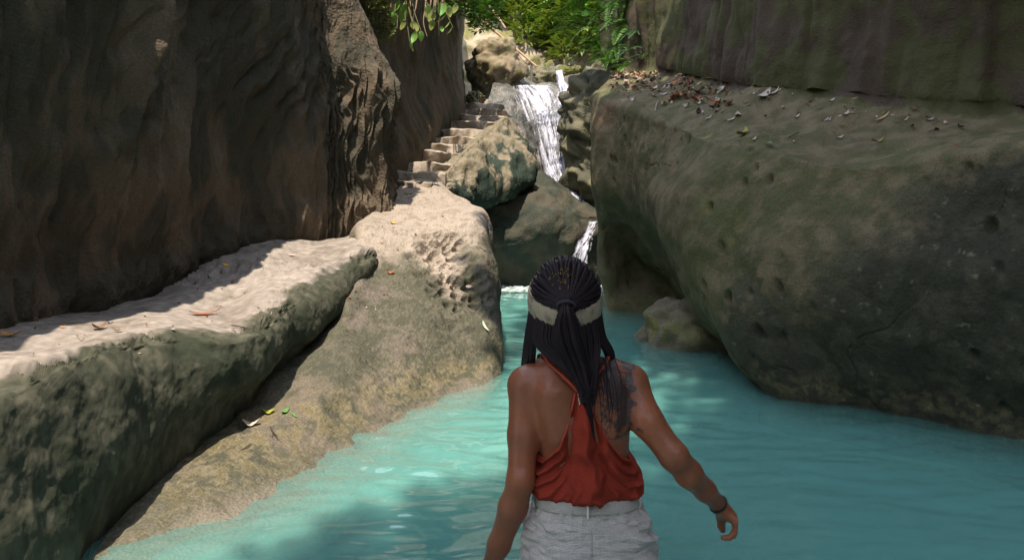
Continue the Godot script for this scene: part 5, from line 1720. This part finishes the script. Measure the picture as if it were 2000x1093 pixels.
func make_hair(root: Node3D) -> Array:
	var r := RandomNumberGenerator.new()
	r.seed = 12
	var out := []
	var H := at(1104, 584, 2.11)
	var R := Vector3(0.092, 0.110, 0.106)
	var black := plain("black_hair", Color(0.020, 0.013, 0.016), 0.5, 0.25)
	var tie := H + Vector3(-0.006, 0.002, R.z + 0.010)
	var parts := []
	# scalp under the braids
	var sc := SphereMesh.new()
	sc.radius = 1.0
	sc.height = 2.0
	sc.radial_segments = 40
	sc.rings = 24
	var sa := sc.get_mesh_arrays()
	var sp: PackedVector3Array = sa[Mesh.ARRAY_VERTEX]
	for i in sp.size(): sp[i] = H + sp[i] * R * 0.985
	parts.append([sp, sa[Mesh.ARRAY_NORMAL], sa[Mesh.ARRAY_INDEX]])
	# braids drawn back to the tie
	for k in 120:
		var ph := TAU * (k + r.randf_range(-0.3, 0.3)) / 60.0
		var outer := 1.9 if k < 60 else 1.15
		if sin(ph) < -0.25: outer = minf(outer, 0.85)
		var pts := []
		var rad := []
		var m := 30
		var wig := r.randf_range(-0.07, 0.07)
		for i in m + 1:
			var f := float(i) / m
			var th := lerpf(outer, 0.10, f)
			var pp := ph + wig * sin(f * PI)
			var d := Vector3(sin(th) * cos(pp), sin(th) * sin(pp), cos(th))
			var lift := 1.0 + 0.02 * (0 if k < 60 else 1) + 0.10 * pow(f, 6.0)
			var q := H + d * R * lift
			if f > 0.8: q = q.lerp(tie, ss(0.8, 1.0, f) * 0.75)
			pts.append(q)
			rad.append(0.0050 * (1.0 + 0.28 * (1 if i % 2 == 0 else -1)) * lerpf(1.0, 0.7, f))
		parts.append(tube(pts, rad, 6, 1))
	# ponytail over the band and down the back
	for k in 48:
		var a := r.randf() * TAU
		var q := sqrt(r.randf())
		var o := Vector2(cos(a), sin(a)) * q
		var endv := r.randf_range(740, 860) if q < 0.5 else r.randf_range(715, 780)
		var ex := 1150.0 + o.x * 10.0 + (endv - 780.0) * 0.06
		var pts := [tie + Vector3(o.x * 0.010, o.y * 0.012, -0.006), tie + Vector3(o.x * 0.015, -0.014, 0.014 + o.y * 0.010), Vector3(wx(1103 + o.x * 22), wy(622), H.z + R.z + 0.024 + o.y * 0.012), Vector3(wx(1110 + o.x * 24), wy(656), H.z + R.z + 0.020 + o.y * 0.012), Vector3(wx(1126 + o.x * 20), wy(700), -2.000 + o.y * 0.012), Vector3(wx(1140 + o.x * 13), wy(745), -2.000 + o.y * 0.010), Vector3(wx(ex), wy(endv), -2.002 + o.y * 0.006)]
		var spans := []
		for i in 6: spans.append(7)
		var fine := resample(pts, spread(spans))
		var fl := []
		var rad := []
		for i in fine.size():
			fl.append(fine[i])
			rad.append(0.0038 * (1.0 + 0.26 * (1 if i % 2 == 0 else -1)) * (1.0 - 0.7 * pow(float(i) / fine.size(), 3.0)))
		parts.append(tube(fl, rad, 6, 1))
	# loose hair hanging at the sides, in front of the shoulders, and behind the neck
	for k in 230:
		var f := float(k) / 229.0
		var side := 2.0 * f - 1.0
		var th := side * 1.9 + r.randf_range(-0.04, 0.04)     # 0 = straight back
		var s := sin(th)
		var cback := cos(th)
		var e := 1.0 + r.randf_range(-0.05, 0.03)
		var a := H + Vector3(s * R.x * 0.97 * e, -0.028 - 0.014 * cback, cback * R.z * 0.92 * e)
		var b := Vector3(wx(1106 + s * 76 * e), wy(660), H.z + cback * 0.085 * e)
		var c := Vector3(wx(1114 + s * 84 * e + 4.0 * s), wy(700), H.z - 0.03 + cback * 0.10 * e)
		var pts := [a, b, c]
		if cback > 0.55:
			var mid := wx(1138 + s * 26)
			c = Vector3(wx(1120 + s * 54 * e), wy(694), -2.030 + 0.012 * cback)
			pts = [a, b + Vector3(0, 0, 0.012), c, Vector3(mid, wy(718 + r.randf() * 14), -2.016 + 0.004 * r.randf()), Vector3(wx(1144 + s * 14), wy(745 + r.randf() * 30), -2.006)]
		else:
			pts.append(Vector3(c.x + s * 0.004, wy(760), -2.19 - 0.02 * r.randf()))
			pts.append(Vector3(c.x - s * 0.01, wy(850), -2.235))
		parts.append(tube(pts, filled(0.0042 * r.randf_range(0.8, 1.25), pts.size()), 5, 5))
	# wisps over the right shoulder and neck
	for k in 11:
		var u0 := 1150.0 + 45.0 * r.randf()
		var p0 := Vector3(wx(u0), wy(690), -2.03)
		var dv := r.randf_range(50, 140)
		var du := r.randf_range(-14, 34) * (1.0 if r.randf() < 0.85 else 2.2)
		parts.append(tube([p0, Vector3(wx(u0 + du * 0.45), wy(690 + dv * 0.4), -2.012), Vector3(wx(u0 + du * 0.6 + r.randf_range(-6, 6)), wy(690 + dv * 0.75), -2.006), Vector3(wx(u0 + du * 0.5 + r.randf_range(-14, 8)), wy(690 + dv), -2.004)], [0.0016, 0.0013, 0.0010, 0.0004], 5, 7))
	var hair := mesh_node("hair", join(parts), black, root)
	out.append(hair)
	# tie
	var ring := []
	for i in 21:
		var a := TAU * i / 20.0
		ring.append(tie + Vector3(cos(a) * 0.021, sin(a) * 0.012 - 0.004, 0.004 + 0.006 * sin(a)))
	out.append(mesh_node("hair_tie", join([tube(ring, filled(0.0045, 21), 7, 2, false)]), plain("dark_elastic", Color(0.03, 0.024, 0.03), 0.8), root))
	# gold rings on the crown braids
	var gold := plain("gold_rings", Color(0.55, 0.33, 0.08), 0.3)
	gold.metallic = 0.8
	var dots := []
	for k in 40:
		var th := r.randf_range(0.35, 0.85)
		var ph := r.randf_range(1.45, 2.35)
		var q := H + Vector3(sin(th) * cos(ph), sin(th) * sin(ph), cos(th)) * (R * 1.065)
		dots.append(tube([q, q + Vector3(0, 0.0022, 0.0004)], [0.0013, 0.0013], 5, 1))
	var gd := mesh_node("hair_rings", join(dots), gold, root)
	gd.set_meta("kind", "stuff")
	out.append(gd)
	# headband: low at the back of the head, high in front
	var nu := 121
	var prof := [[-0.031, 1.01], [-0.030, 1.06], [-0.026, 1.075], [-0.012, 1.078], [0.0, 1.082], [0.012, 1.078], [0.026, 1.072], [0.029, 1.055], [0.030, 1.0]]
	var p := PackedVector3Array()
	var c := PackedColorArray()
	for j in prof.size():
		for i in nu:
			var a := -PI * 0.5 + TAU * i / (nu - 1)
			var y: float = -0.048 * sin(a) + 0.004 + prof[prof.size() - 1 - j][0]
			var f := clampf(y / R.y, -0.95, 0.95)
			var w := sqrt(1.0 - f * f * 0.75)
			var k: float = prof[prof.size() - 1 - j][1] + 0.012 * N.b.get_noise_2d(i * 0.10, j * 0.5)
			p.append(H + Vector3(cos(a) * R.x * w * k, y, sin(a) * R.z * w * k))
			var g: float = N.a.get_noise_2d(i * 0.14, j * 0.55 + 3.0)
			c.append(mixc(Color(0.56, 0.43, 0.31), Color(0.30, 0.22, 0.17), ss(0.1, 0.35, g)))
	var bm := cloth_mat("cream_print_cotton", Color(1, 1, 1), M.bump_fine, Vector3.ONE * 6.0, 0.05, 0.1)
	out.append(mesh_node("headband", grid_mesh(p, grid_normals(p, nu, prof.size()), nu, prof.size(), c), bm, root))
	return out
